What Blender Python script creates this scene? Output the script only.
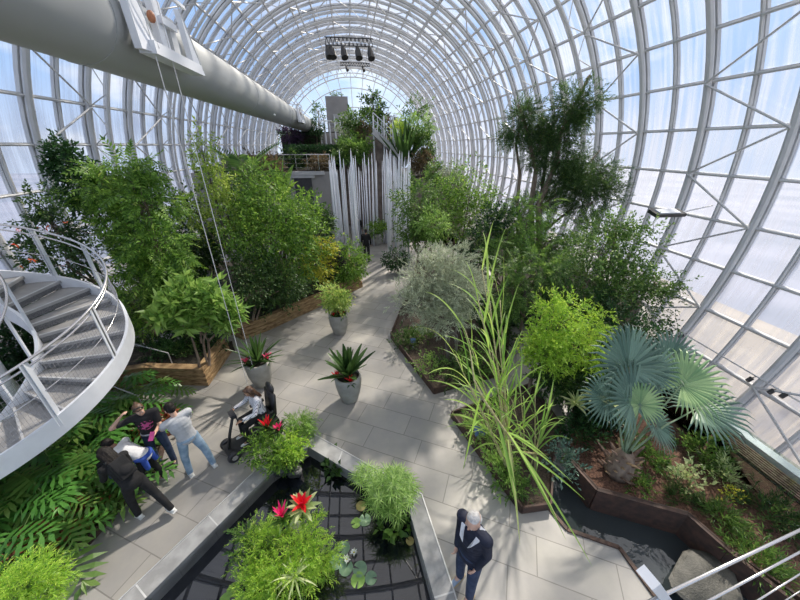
import bpy, math, random
import numpy as np
from mathutils import Vector, Matrix
from mathutils.geometry import tessellate_polygon
for _o in list(bpy.data.objects): bpy.data.objects.remove(_o)
SC = bpy.context.scene; COL = SC.collection
R_ = math.radians; PI = math.pi
# ---------------------------------------------------------------- camera
CAMH = 5.8; PITCH = R_(26.41); YAW = R_(8.31); FPX = 312.0
cd = bpy.data.cameras.new('camera'); cam = bpy.data.objects.new('camera', cd); COL.objects.link(cam)
cam.location = (0, 0, CAMH); cam.rotation_euler = (R_(90) - PITCH, 0, -YAW)
cd.sensor_width = 36; cd.lens = 36 * FPX / 800; cd.clip_start = 0.05; cd.clip_end = 500
SC.camera = cam
# ---------------------------------------------------------------- exposure
vs = SC.view_settings; vs.view_transform = 'Standard'; vs.look = 'None'; vs.gamma = 1; vs.use_curve_mapping = False
vs.exposure = 0.0
SC.cycles.max_bounces = 7; SC.cycles.transparent_max_bounces = 12; SC.cycles.diffuse_bounces = 3
SC.cycles.caustics_reflective = False; SC.cycles.caustics_refractive = False
# ---------------------------------------------------------------- sky
def world():
    w = bpy.data.worlds.new('sky'); SC.world = w; w.use_nodes = True; nt = w.node_tree; nt.nodes.clear()
    N = nt.nodes.new; L = nt.links.new
    tc = N('ShaderNodeTexCoord'); sep = N('ShaderNodeSeparateXYZ'); L(tc.outputs['Generated'], sep.inputs[0])
    rp = N('ShaderNodeValToRGB'); L(sep.outputs['Z'], rp.inputs[0])
    e = rp.color_ramp.elements
    e[0].position = 0.0; e[0].color = (.62, .72, .90, 1); e[1].position = .75; e[1].color = (.40, .55, .85, 1)
    m = e.new(.18); m.color = (.36, .58, .95, 1)
    mp = N('ShaderNodeMapping'); mp.inputs['Scale'].default_value = (1.6, 1.6, 3.4); mp.inputs['Location'].default_value = (2.3, .4, .2); L(tc.outputs['Generated'], mp.inputs[0])
    no = N('ShaderNodeTexNoise'); no.inputs['Scale'].default_value = 1.5; no.inputs['Detail'].default_value = 6; no.inputs['Roughness'].default_value = .55
    L(mp.outputs[0], no.inputs[0])
    cr = N('ShaderNodeValToRGB'); cr.color_ramp.elements[0].position = .52; cr.color_ramp.elements[1].position = .70
    L(no.outputs[0], cr.inputs[0])
    # more cloud on the sunny side
    ad = N('ShaderNodeVectorMath'); ad.operation = 'DOT_PRODUCT'; L(tc.outputs['Generated'], ad.inputs[0]); ad.inputs[1].default_value = (.22, .0, .85)
    mr = N('ShaderNodeMapRange'); mr.inputs[1].default_value = .25; mr.inputs[2].default_value = .75; mr.inputs[3].default_value = 0; mr.inputs[4].default_value = .9; L(ad.outputs['Value'], mr.inputs[0])
    mx0 = N('ShaderNodeMath'); mx0.operation = 'MAXIMUM'; L(cr.outputs[0], mx0.inputs[0]); L(mr.outputs[0], mx0.inputs[1])
    mx = N('ShaderNodeMixRGB'); L(mx0.outputs[0], mx.inputs[0]); L(rp.outputs[0], mx.inputs[1]); mx.inputs[2].default_value = (1.10, 1.08, 1.06, 1)
    bg = N('ShaderNodeBackground'); bg.inputs[1].default_value = 1.18; L(mx.outputs[0], bg.inputs[0])
    out = N('ShaderNodeOutputWorld'); L(bg.outputs[0], out.inputs[0])
world()
# ---------------------------------------------------------------- sun
SUN_AZ = R_(38); SUN_EL = R_(44)
sd = bpy.data.lights.new('sun', 'SUN'); sun = bpy.data.objects.new('sun', sd); COL.objects.link(sun)
sd.energy = 9.5; sd.angle = R_(2.8); sd.color = (1, .91, .78)
_d = Vector((math.sin(SUN_AZ) * math.cos(SUN_EL), math.cos(SUN_AZ) * math.cos(SUN_EL), math.sin(SUN_EL)))
sun.rotation_euler = _d.to_track_quat('Z', 'Y').to_euler()
# ---------------------------------------------------------------- where a thing seen in the photo stands
_fw = np.array([math.sin(YAW) * math.cos(PITCH), math.cos(YAW) * math.cos(PITCH), -math.sin(PITCH)])
_rt = np.array([math.cos(YAW), -math.sin(YAW), 0.0]); _up = np.cross(_rt, _fw)
CAMP = np.array([0, 0, CAMH])
def ray(x, y): return _rt * (x - 400) + _up * (300 - y) + _fw * FPX
def G(x, y, z=0.0):
    v = ray(x, y); t = (z - CAMH) / v[2]; return np.array([v[0] * t, v[1] * t, z])
def P(x, y, Y):
    v = ray(x, y); t = Y / v[1]; return CAMP + v * t
def px(n, p):                       # size in metres of n photo pixels at point p
    return n * float((np.asarray(p) - CAMP) @ _fw) / FPX
# ---------------------------------------------------------------- materials
def newmat(name):
    m = bpy.data.materials.new(name); m.use_nodes = True; nt = m.node_tree
    b = nt.nodes['Principled BSDF']; return m, nt, b
def mat(name, col, rough=.6, metal=0, var=.12, scale=6, bump=0, bscale=40, spec=.5, col2=None, coord='Object', stretch=(1, 1, 1)):
    m, nt, b = newmat(name); N = nt.nodes.new; L = nt.links.new
    b.inputs['Roughness'].default_value = rough; b.inputs['Metallic'].default_value = metal; b.inputs['Specular IOR Level'].default_value = spec
    tc = N('ShaderNodeTexCoord'); mp = N('ShaderNodeMapping'); mp.inputs['Scale'].default_value = stretch; L(tc.outputs[coord], mp.inputs[0])
    no = N('ShaderNodeTexNoise'); no.inputs['Scale'].default_value = scale; no.inputs['Detail'].default_value = 5; L(mp.outputs[0], no.inputs[0])
    rp = N('ShaderNodeValToRGB'); L(no.outputs[0], rp.inputs[0]); e = rp.color_ramp.elements
    c = np.array(col[:3]); c2 = np.array(col2[:3]) if col2 else np.clip(c * (1 + var), 0, 1)
    if not col2: c = c * (1 - var)
    e[0].position = .35; e[1].position = .65; e[0].color = (*c, 1); e[1].color = (*c2, 1)
    L(rp.outputs[0], b.inputs['Base Color'])
    if bump:
        n2 = N('ShaderNodeTexNoise'); n2.inputs['Scale'].default_value = bscale; n2.inputs['Detail'].default_value = 4; L(mp.outputs[0], n2.inputs[0])
        bp = N('ShaderNodeBump'); bp.inputs['Strength'].default_value = bump; bp.inputs['Distance'].default_value = .02; L(n2.outputs[0], bp.inputs['Height']); L(bp.outputs[0], b.inputs['Normal'])
    return m
def leafmat(name, c1, c2, c3=None, rough=.42, trans=.35, spec=.4):
    m, nt, b = newmat(name); N = nt.nodes.new; L = nt.links.new
    g = N('ShaderNodeNewGeometry'); rp = N('ShaderNodeValToRGB'); L(g.outputs['Random Per Island'], rp.inputs[0]); e = rp.color_ramp.elements
    c1, c2, c3 = [None if q is None else tuple(min(.9, v * 1.2) for v in q) for q in (c1, c2, c3)]
    e[0].color = (*c1, 1); e[1].color = (*c2, 1)
    if c3: k = e.new(.93); k.color = (*c2, 1); e[2].color = (*c3, 1); e[2].position = 1.0
    L(rp.outputs[0], b.inputs['Base Color']); b.inputs['Roughness'].default_value = rough; b.inputs['Specular IOR Level'].default_value = spec
    tr = N('ShaderNodeBsdfTranslucent')
    hs = N('ShaderNodeHueSaturation'); hs.inputs['Value'].default_value = 1.8; hs.inputs['Hue'].default_value = .485; L(rp.outputs[0], hs.inputs['Color']); L(hs.outputs[0], tr.inputs[0])
    mx = N('ShaderNodeMixShader'); mx.inputs[0].default_value = trans; L(b.outputs[0], mx.inputs[1]); L(tr.outputs[0], mx.inputs[2])
    L(mx.outputs[0], nt.nodes['Material Output'].inputs[0]); return m
# ---------------------------------------------------------------- mesh builder
class MB:
    def __init__(s): s.V = []; s.F = []; s.n = 0
    def add(s, V, F):
        V = np.asarray(V, float).reshape(-1, 3); s.V.append(V)
        if isinstance(F, np.ndarray): s.F.append(F + s.n)
        else:
            d = {}
            for f in F: d.setdefault(len(f), []).append(f)
            for k in d: s.F.append(np.array(d[k], int) + s.n)
        s.n += len(V); return s
    def inst(s, T, M, P_):           # T=(V,F list of arrays)  M (n,3,3) columns = axes, P (n,3)
        V, Fs = T; n = len(P_)
        if n == 0: return s
        W = np.einsum('nij,vj->nvi', M, V) + P_[:, None, :]
        off = np.arange(n)[:, None, None] * len(V) + s.n
        for F in Fs: s.F.append((F[None] + off).reshape(-1, F.shape[1]))
        s.V.append(W.reshape(-1, 3)); s.n += n * len(V); return s
    def tube(s, pts, rad, k=8, cap=True, flat=1.0):
        pts = np.asarray(pts, float); n = len(pts); rad = np.broadcast_to(np.asarray(rad, float), (n,))
        t = np.gradient(pts, axis=0); t /= np.linalg.norm(t, axis=1)[:, None] + 1e-12
        a = np.array([0, 0, 1.0]) if abs(t[0][2]) < .9 else np.array([1.0, 0, 0])
        u = np.cross(t[0], a); u /= np.linalg.norm(u); R = []
        for i in range(n):
            u = u - t[i] * (u @ t[i]); u /= np.linalg.norm(u) + 1e-12; w = np.cross(t[i], u)
            an = np.arange(k) * 2 * PI / k
            R.append(pts[i] + rad[i] * (np.cos(an)[:, None] * u + flat * np.sin(an)[:, None] * w))
        V = np.concatenate(R); i = np.arange(n - 1)[:, None] * k; j = np.arange(k)[None]; j2 = (j + 1) % k
        F = [np.stack([i + j, i + j2, i + k + j2, i + k + j], -1).reshape(-1, 4)]
        s.V.append(V); s.F.append(F[0] + s.n)
        if cap: s.F.append(np.array([list(range(k))[::-1]]) + s.n); s.F.append(np.array([list(range(k))]) + s.n + (n - 1) * k)
        s.n += len(V); return s
    def box(s, c, d, M=None):
        d = np.asarray(d, float) / 2; V = np.array([[x, y, z] for x in (-1, 1) for y in (-1, 1) for z in (-1, 1)]) * d
        if M is not None: V = V @ np.asarray(M).T
        return s.add(V + np.asarray(c, float), np.array([[0, 1, 3, 2], [4, 6, 7, 5], [0, 4, 5, 1], [2, 3, 7, 6], [0, 2, 6, 4], [1, 5, 7, 3]]))
    def beam(s, a, b, w, h):          # box from a to b, w sideways, h in the third direction
        a = np.asarray(a, float); b = np.asarray(b, float); d = b - a; L = np.linalg.norm(d); d = d / L
        up = np.array([0, 0, 1.0]) if abs(d[2]) < .95 else np.array([0, 1.0, 0]); x = np.cross(d, up); x /= np.linalg.norm(x); z = np.cross(x, d)
        return s.box((a + b) / 2, (w, L, h), np.stack([x, d, z], 1))
    def prism(s, poly, z0, z1):
        poly = [tuple(p[:2]) for p in poly]; n = len(poly)
        if sum(poly[i][0] * poly[(i + 1) % n][1] - poly[(i + 1) % n][0] * poly[i][1] for i in range(n)) < 0: poly = poly[::-1]
        V = [(x, y, z0) for x, y in poly] + [(x, y, z1) for x, y in poly]
        tri = tessellate_polygon([[Vector((x, y, 0)) for x, y in poly]])
        F = [[i, (i + 1) % n, n + (i + 1) % n, n + i] for i in range(n)]
        for t in tri:
            a, b, c = t; A = (poly[b][0] - poly[a][0]) * (poly[c][1] - poly[a][1]) - (poly[b][1] - poly[a][1]) * (poly[c][0] - poly[a][0])
            if A < 0: b, c = c, b
            F.append([n + a, n + b, n + c]); F.append([c, b, a])
        return s.add(V, F)
    def lathe(s, prof, c=(0, 0, 0), k=24):
        c = np.asarray(c, float); an = np.arange(k) * 2 * PI / k; V = np.concatenate([np.stack([r * np.cos(an), r * np.sin(an), np.full(k, z)], 1) for r, z in prof]) + c
        i = np.arange(len(prof) - 1)[:, None] * k; j = np.arange(k)[None]; j2 = (j + 1) % k
        return s.add(V, np.stack([i + j, i + j2, i + k + j2, i + k + j], -1).reshape(-1, 4))
    def ell(s, c, r, k=12, M=None):
        m = k // 2 + 1; ph = np.linspace(-PI / 2, PI / 2, m + 1)[1:-1]; an = np.arange(k) * 2 * PI / k
        V = [np.array([[0, 0, -1.0]])] + [np.stack([math.cos(p) * np.cos(an), math.cos(p) * np.sin(an), np.full(k, math.sin(p))], 1) for p in ph] + [np.array([[0, 0, 1.0]])]
        V = np.concatenate(V) * np.asarray(r, float)
        if M is not None: V = V @ np.asarray(M).T
        F = [[0, 1 + (j + 1) % k, 1 + j] for j in range(k)]
        for i in range(len(ph) - 1):
            for j in range(k): F.append([1 + i * k + j, 1 + i * k + (j + 1) % k, 1 + (i + 1) * k + (j + 1) % k, 1 + (i + 1) * k + j])
        b = 1 + (len(ph) - 1) * k; t = len(V) - 1
        for j in range(k): F.append([b + j, b + (j + 1) % k, t])
        return s.add(V + np.asarray(c, float), F)
    def mesh(s, name):
        me = bpy.data.meshes.new(name); V = np.concatenate(s.V); me.vertices.add(len(V)); me.vertices.foreach_set('co', V.ravel())
        idx = np.concatenate([f.ravel() for f in s.F]); tot = np.concatenate([np.full(len(f), f.shape[1]) for f in s.F])
        me.loops.add(len(idx)); me.loops.foreach_set('vertex_index', idx.astype(np.int32))
        me.polygons.add(len(tot)); me.polygons.foreach_set('loop_start', np.concatenate([[0], np.cumsum(tot)[:-1]]).astype(np.int32))
        me.polygons.foreach_set('use_smooth', np.zeros(len(tot), bool)); me.update(calc_edges=True); me.validate(); return me
    def build(s, name, m, parent=None, smooth=False, loc=None):
        if loc is not None: s.V = [v - np.asarray(loc, float) for v in s.V]
        me = s.mesh(name); o = bpy.data.objects.new(name, me); COL.objects.link(o)
        if m: me.materials.append(m)
        if smooth: me.polygons.foreach_set('use_smooth', np.ones(len(me.polygons), bool))
        if parent is not None: o.parent = parent
        elif loc is not None: o.location = loc
        return o
def tag(o, label, cat, group=None, kind=None):
    o['label'] = label; o['category'] = cat
    if group: o['group'] = group
    if kind: o['kind'] = kind
    return o
def thing(name, label, cat, loc=(0, 0, 0), rz=0, group=None):
    o = bpy.data.objects.new(name, None); COL.objects.link(o); o.location = loc; o.rotation_euler = (0, 0, rz); o.empty_display_size = .1
    return tag(o, label, cat, group)
def struct(o): o['kind'] = 'structure'; return o
def part(mb, name, m, root, smooth=False, label=None):   # mb in world coordinates, root unrotated
    o = mb.build(name, m, root, smooth, loc=np.array(root.location) if root.parent is None else None)
    if label: o['label'] = label
    return o
def copy_tree(o, parent=None):
    c = o.copy(); COL.objects.link(c); c.parent = parent
    for ch in list(o.children): copy_tree(ch, c)
    return c
# ---------------------------------------------------------------- palette
M = {}
M['steel'] = mat('painted_steel', (.60, .60, .60), .45, var=.05, scale=2)
M['steel_light'] = mat('white_steel', (.70, .72, .76), .4, var=.04, scale=2)
M['tube'] = mat('tube_paint', (.37, .38, .375), .5, var=.06, scale=.6)
M['stone'] = mat('coping_stone', (.30, .30, .30), .6, var=.2, scale=5, bump=.1)
M['concrete'] = mat('concrete', (.42, .42, .42), .8, var=.12, scale=2, bump=.1)
M['dark_conc'] = mat('dark_concrete', (.24, .24, .25), .8, var=.15, scale=2)
M['soil'] = mat('mulch', (.032, .024, .018), .95, scale=28, col2=(.10, .072, .05), bump=.9, bscale=60)
M['mulch'] = mat('red_mulch', (.06, .03, .02), .95, scale=30, col2=(.17, .09, .06), bump=1, bscale=55)
M['dark_soil'] = mat('dark_soil', (.018, .016, .012), .95, scale=20, col2=(.06, .05, .035), bump=.8)
M['rust'] = mat('rusted_steel', (.045, .028, .022), .7, scale=9, col2=(.09, .048, .033), bump=.15)
M['bark'] = mat('bark', (.16, .11, .08), .85, scale=10, col2=(.30, .23, .17), bump=.6, stretch=(1, 1, .3))
M['bark_grey'] = mat('grey_bark', (.12, .10, .08), .85, scale=10, col2=(.23, .20, .17), bump=.6, stretch=(1, 1, .3))
M['stem'] = mat('green_stem', (.16, .26, .06), .5, var=.2)
M['pot'] = mat('pot_concrete', (.33, .32, .29), .75, var=.12, scale=5, bump=.15)
M['black'] = mat('black_plastic', (.02, .02, .022), .45, var=.1)
M['chrome'] = mat('steel_rail', (.62, .60, .60), .25, metal=.8, var=.04)
M['white'] = mat('white_paint', (.78, .79, .82), .4, var=.03)
# ================================================================ the glass vault
AX, AZ, AR = 1.0, CAMH - 2.135, 11.8
YA, SP = 10.90, 1.305; TH0, DTH = -.474, .1242
N0, N1 = -13, 32; YN, YG = YA - 13 * SP, YA + 32 * SP
def cyl(th, Y, r=AR): return np.array([AX + r * math.cos(th), Y, AZ - r * math.sin(th)])
TLO = [TH0 + k * DTH for k in range(-60, 60)]
zmin = -3.3
ths = [t for t in sorted({round(TH0 + k * DTH, 6) for k in range(-26, 14)})]
# keep the angles whose points are above the ground outside
ths = [TH0 + k * DTH for k in range(-40, 20)]
tr = math.asin((AZ - zmin) / AR)            # lowest angle on the right (z = AZ - R sin)
ths = [t for t in ths if -PI - tr <= t <= tr]
def pane_mat():
    m, nt, b = newmat('vault_glazing'); N = nt.nodes.new; L = nt.links.new
    tc = N('ShaderNodeTexCoord'); sp = N('ShaderNodeSeparateXYZ'); L(tc.outputs['Object'], sp.inputs[0])
    # run-off streaks follow the slope of the glazing: stretched across the vault, fine along it
    mp = N('ShaderNodeMapping'); mp.inputs['Scale'].default_value = (.35, 7.0, .35); L(tc.outputs['Object'], mp.inputs[0])
    no = N('ShaderNodeTexNoise'); no.inputs['Scale'].default_value = 1.0; no.inputs['Detail'].default_value = 4; L(mp.outputs[0], no.inputs[0])
    n2 = N('ShaderNodeTexNoise'); n2.inputs['Scale'].default_value = .35; n2.inputs['Detail'].default_value = 3; L(tc.outputs['Object'], n2.inputs[0])
    mu = N('ShaderNodeMath'); mu.operation = 'MULTIPLY'; L(no.outputs[0], mu.inputs[0]); L(n2.outputs[0], mu.inputs[1])
    mr = N('ShaderNodeMapRange'); mr.inputs[1].default_value = .17; mr.inputs[2].default_value = .38; mr.inputs[3].default_value = .04; mr.inputs[4].default_value = .62; L(mu.outputs[0], mr.inputs[0])
    # a milky film, thicker on the lower rows
    hz = N('ShaderNodeMapRange'); hz.inputs[1].default_value = 7.0; hz.inputs[2].default_value = -1.0; hz.inputs[3].default_value = 0; hz.inputs[4].default_value = .28; L(sp.outputs['Z'], hz.inputs[0])
    ad = N('ShaderNodeMath'); ad.operation = 'ADD'; ad.use_clamp = True; L(mr.outputs[0], ad.inputs[0]); L(hz.outputs[0], ad.inputs[1])
    tp = N('ShaderNodeBsdfTransparent'); tp.inputs[0].default_value = (.94, .95, .97, 1)
    tl = N('ShaderNodeBsdfTranslucent'); tl.inputs[0].default_value = (.55, .57, .64, 1)
    df = N('ShaderNodeBsdfDiffuse'); df.inputs[0].default_value = (.50, .49, .57, 1)
    m1 = N('ShaderNodeMixShader'); m1.inputs[0].default_value = .35; L(tl.outputs[0], m1.inputs[1]); L(df.outputs[0], m1.inputs[2])
    m2 = N('ShaderNodeMixShader'); L(ad.outputs[0], m2.inputs[0]); L(tp.outputs[0], m2.inputs[1]); L(m1.outputs[0], m2.inputs[2])
    gl = N('ShaderNodeBsdfGlossy'); gl.inputs['Roughness'].default_value = .15; gl.inputs[0].default_value = (1, 1, 1, 1)
    m3 = N('ShaderNodeMixShader'); m3.inputs[0].default_value = .05; L(m2.outputs[0], m3.inputs[1]); L(gl.outputs[0], m3.inputs[2])
    L(m3.outputs[0], nt.nodes['Material Output'].inputs[0]); return m
M['pane'] = pane_mat()
mb = MB(); K = len(ths)
V = []; F = []
Rg = AR + .06
for n in range(N0, N1 + 1):
    for t in ths: V.append(cyl(t, YA + n * SP, Rg))
for i in range(N1 - N0):
    for j in range(K - 1): a = i * K + j; F.append([a, a + 1, a + K + 1, a + K])
mb.add(V, F); struct(mb.build('ceiling', M['pane']))
tn = [0]
def trim(mb, m=None):
    tn[0] += 1; return struct(mb.build('trim_%d' % tn[0], m or M['steel'], smooth=False))
def arc(Y, r, a0=None, a1=None, sub=2):
    a0 = ths[0] if a0 is None else a0; a1 = ths[-1] if a1 is None else a1
    n = max(2, int(round((a1 - a0) / DTH * sub))); return [cyl(a0 + (a1 - a0) * i / n, Y, r) for i in range(n + 1)]
def strip(mb, Y, r0, r1, w, sub=2):  # bent bar of width w along Y between radii
    n = int((len(ths) - 1) * sub); V = []; F = []
    for i in range(n + 1):
        t = ths[0] + (ths[-1] - ths[0]) * i / n
        for (yy, rr) in ((-w / 2, r0), (w / 2, r0), (w / 2, r1), (-w / 2, r1)): V.append(cyl(t, Y + yy, rr))
    for i in range(n):
        for q in range(4): F.append([i * 4 + q, i * 4 + (q + 1) % 4, i * 4 + 4 + (q + 1) % 4, i * 4 + 4 + q])
    mb.add(V, F)
for n in range(N0, N1 + 1):
    Y = YA + n * SP; mb = MB()
    if n % 2 == 0:
        mb.tube(arc(Y, AR - .14), .105, 8); strip(mb, Y, AR - .02, AR + .10, .20)
        if n % 4 == 0 and n >= 4:            # inner chord and lacing of the lattice arches
            mb.tube(arc(Y, AR - .80), .06, 6)
            m_ = len(ths)
            for i in range(m_ - 1):
                a, b, c = cyl(ths[i], Y, AR - .2), cyl((ths[i] + ths[i + 1]) / 2, Y, AR - .8), cyl(ths[i + 1], Y, AR - .2)
                mb.tube([a, b], .022, 4, False); mb.tube([b, c], .022, 4, False)
    else:
        mb.tube(arc(Y, AR - .05), .055, 6); strip(mb, Y, AR + .0, AR + .10, .12)
    trim(mb)
for j, t in enumerate(ths):
    mb = MB(); a, b = cyl(t, YN, AR + .02), cyl(t, YG, AR + .02)
    mb.beam(a, b, .11, .10); mb.tube([cyl(t, YN, AR - .07), cyl(t, YG, AR - .07)], .045, 6)
    trim(mb)
for n in range(-12, 33, 4):                  # zigzag bracing of every other bay
    Y0, Y1 = YA + (n - 2) * SP, YA + n * SP
    if n - 2 < N0: continue
    mb = MB()
    for i in range(len(ths) - 1):
        k = int(round((ths[i] - TH0) / DTH)) % 2
        ya, yb = (Y1, Y0) if k else (Y0, Y1)
        mb.tube([cyl(ths[i], ya, AR - .26), cyl(ths[i + 1], yb, AR - .26)], .035, 6)
    trim(mb)
# cable-like tie rods under the crown
for X, Z in ((AX + 1.4, AZ + 10.4), (AX - 3.6, AZ + 9.7), (AX + 4.6, AZ + 9.3)):
    trim(MB().tube([(X, YN, Z), (X, YG, Z)], .05, 6))
# far gable
def gable_glass():
    m, nt, b = newmat('gable_glass'); N = nt.nodes.new; L = nt.links.new
    tp = N('ShaderNodeBsdfTransparent'); tp.inputs[0].default_value = (.9, .96, 1, 1); tl = N('ShaderNodeBsdfTranslucent'); tl.inputs[0].default_value = (.8, .85, .9, 1)
    m2 = N('ShaderNodeMixShader'); m2.inputs[0].default_value = .12; L(tp.outputs[0], m2.inputs[1]); L(tl.outputs[0], m2.inputs[2]); L(m2.outputs[0], nt.nodes['Material Output'].inputs[0]); return m
M['gable'] = gable_glass()
def gable(Y, name):
    mb = MB(); c = cyl(0, Y, 0); pts = [cyl(t, Y) for t in np.linspace(ths[0], ths[-1], 64)]
    mb.add(pts + [np.array([AX, Y, -3.3])], [[i, i + 1, 64] for i in range(63)]); struct(mb.build(name, M['gable']))
    mb = MB()
    for r in (AR - .2, AR * .785, AR * .59, AR * .39): mb.tube(arc(Y - .1, r, sub=3), .17 if r > 10 else .06, 6)
    for a in np.linspace(ths[0], ths[-1], 27): mb.tube([cyl(a, Y - .1, 2.2), cyl(a, Y - .1, AR)], .05, 5)
    mb.tube(arc(Y - .1, 2.2, sub=3), .06, 6); trim(mb)
    mb = MB(); m_ = len(ths)
    for i in range(m_ - 1):
        a, b, c = cyl(ths[i], Y - .2, AR - .2), cyl((ths[i] + ths[i + 1]) / 2, Y - .2, AR * .89), cyl(ths[i + 1], Y - .2, AR - .2)
        mb.tube([a, b], .04, 4, False); mb.tube([b, c], .04, 4, False)
    mb.tube(arc(Y - .2, AR * .89, sub=3), .07, 6); trim(mb)
gable(YG, 'wall_far'); gable(YN, 'wall_near')
# ground outside
m_out = mat('blue_grey_ground_outside', (.15, .18, .25), .8, scale=.12, col2=(.24, .26, .34))  # blue-grey ground with broad lighter patches
m_apron = mat('pale_apron_outside', (.22, .20, .18), .8, scale=.3, col2=(.34, .31, .28))
struct(MB().box((AX, 20, -3.33), (44, 110, .05)).build('ground_apron', m_apron))
struct(MB().box((0, 20, -3.4), (240, 240, .1)).build('ground_outside', m_out))

# ================================================================ the paved floor, pool and stream
def paving_mat():
    m, nt, b = newmat('large_format_stone'); N = nt.nodes.new; L = nt.links.new
    tc = N('ShaderNodeTexCoord'); mp = N('ShaderNodeMapping'); mp.inputs['Rotation'].default_value = (0, 0, R_(28)); L(tc.outputs['Object'], mp.inputs[0])
    br = N('ShaderNodeTexBrick'); L(mp.outputs[0], br.inputs[0]); br.inputs['Scale'].default_value = 1; br.offset = .37
    br.inputs['Brick Width'].default_value = 1.15; br.inputs['Row Height'].default_value = .58; br.inputs['Mortar Size'].default_value = .008; br.inputs['Mortar Smooth'].default_value = .1
    br.inputs['Color1'].default_value = (.315, .305, .29, 1); br.inputs['Color2'].default_value = (.365, .355, .335, 1); br.inputs['Mortar'].default_value = (.20, .19, .18, 1)
    n1 = N('ShaderNodeTexNoise'); n1.inputs['Scale'].default_value = .7; n1.inputs['Detail'].default_value = 8; n1.inputs['Roughness'].default_value = .65; L(tc.outputs['Object'], n1.inputs[0])
    rp = N('ShaderNodeValToRGB'); rp.color_ramp.elements[0].position = .38; rp.color_ramp.elements[1].position = .68; rp.color_ramp.elements[0].color = (.78, .78, .80, 1); rp.color_ramp.elements[1].color = (1.05, 1.02, .96, 1); L(n1.outputs[0], rp.inputs[0])
    mx = N('ShaderNodeMixRGB'); mx.blend_type = 'MULTIPLY'; mx.inputs[0].default_value = 1; L(br.outputs[0], mx.inputs[1]); L(rp.outputs[0], mx.inputs[2]); L(mx.outputs[0], b.inputs['Base Color'])
    b.inputs['Roughness'].default_value = .5
    n2 = N('ShaderNodeTexNoise'); n2.inputs['Scale'].default_value = 3; n2.inputs['Detail'].default_value = 6; L(tc.outputs['Object'], n2.inputs[0])
    mr = N('ShaderNodeMapRange'); mr.inputs[3].default_value = .38; mr.inputs[4].default_value = .62; L(n2.outputs[0], mr.inputs[0]); L(mr.outputs[0], b.inputs['Roughness'])
    bp = N('ShaderNodeBump'); bp.inputs['Strength'].default_value = .25; bp.inputs['Distance'].default_value = .01; L(br.outputs['Fac'], bp.inputs['Height']); bp.invert = True; L(bp.outputs[0], b.inputs['Normal'])
    return m
M['paving'] = paving_mat()
def g2(l, z=0): return [tuple(G(x, y, z)[:2]) for x, y in l]
pool = g2([(148, 600), (270, 474), (308, 447), (364, 480), (408, 506), (434, 600)], .06)
pool = [(-3.6, -1.0)] + pool + [(.9, .6), (.9, -1.0)]
pool[1] = tuple(G(148, 600)[:2])
stream = g2([(567, 472), (592, 501), (680, 526), (719, 562)]) + [(5.6, .9), (5.6, -1), (3.9, -1), (3.75, .9)] + g2([(655, 597), (619, 548), (567, 530), (549, 509), (535, 478), (540, 452)])
def lay(loops, z, th, name, m):
    pts = [Vector((x, y, 0)) for l in loops for x, y in l]; tri = tessellate_polygon([[Vector((x, y, 0)) for x, y in l] for l in loops])
    n = len(pts); V = [(p.x, p.y, z) for p in pts] + [(p.x, p.y, z - th) for p in pts]; F = []
    for a, b, c in tri:
        A = (pts[b].x - pts[a].x) * (pts[c].y - pts[a].y) - (pts[b].y - pts[a].y) * (pts[c].x - pts[a].x)
        if A < 0: b, c = c, b
        F.append([a, b, c]); F.append([n + c, n + b, n + a])
    o = 0
    for l in loops:
        k = len(l)
        for i in range(k): F.append([o + i, o + (i + 1) % k, n + o + (i + 1) % k, n + o + i])
        o += k
    return MB().add(V, F).build(name, m)
struct_bank = None
outer = [(-9.9, -2.0), (8.0, -2.0), (8.0, 5.2), (11.6, 9.5), (11.8, 48), (-9.7, 48)]
struct(lay([outer, pool, stream], 0, .35, 'floor', M['paving']))
# coping of the pool: stone slabs along the three sides in view
def band(a, b, w, z0, z1):          # quad prism to the left of a->b
    a = np.array(a); b = np.array(b); d = (b - a) / np.linalg.norm(b - a); nrm = np.array([-d[1], d[0]]) * w
    return [tuple(a), tuple(b), tuple(b + nrm), tuple(a + nrm)]
def offset_poly(pts, w):            # open polyline offset to the left, mitred
    pts = [np.array(p) for p in pts]; out = []
    for i, p in enumerate(pts):
        ds = []
        if i > 0: d = pts[i] - pts[i - 1]; ds.append(d / np.linalg.norm(d))
        if i < len(pts) - 1: d = pts[i + 1] - pts[i]; ds.append(d / np.linalg.norm(d))
        ns = [np.array([-d[1], d[0]]) for d in ds]; n = sum(ns); n /= np.linalg.norm(n); out.append(p + n * w / max(.35, n @ ns[0]))
    return [tuple(p) for p in out]
edge = [tuple(G(148, 600)[:2]), pool[2], pool[3], pool[5], tuple(G(434, 600)[:2])]
edge = [(edge[0][0] - (edge[1][0] - edge[0][0]) * .6, edge[0][1] - (edge[1][1] - edge[0][1]) * .6)] + edge + [(.86, .6)]
off = offset_poly(edge, .30)
cop = thing('pool_coping', 'grey stone coping with pale joints around the dark lily pool', 'coping', (0, 3, 0))
mb = MB(); jn = []
for i in range(len(edge) - 1):
    a, b, c, d = [np.array(q) for q in (edge[i], edge[i + 1], off[i + 1], off[i])]
    L = np.linalg.norm(b - a); k = max(1, int(round(L / .95)))
    mb.prism([a, b, c, d], -.30, .07)
    for j in range(1, k + 1):
        t = j / k
        if i == len(edge) - 2 and j == k: continue
        p, q = a + (b - a) * t, d + (c - d) * t; u = (b - a) / L * .010
        jn.append([p - u, p + u, q + u, q - u])
part(mb, 'slab', M['stone'], cop); M['joint'] = mat('pale_joint', (.5, .5, .5), .7)
for q_ in jn: part(MB().prism(q_, .0, .0725), 'joint', M['joint'], cop)
mb = MB()
for i in range(len(edge) - 1):          # thin bright metal trim on the outer edge
    mb.beam((*off[i], .065), (*off[i + 1], .065), .018, .03)
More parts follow.
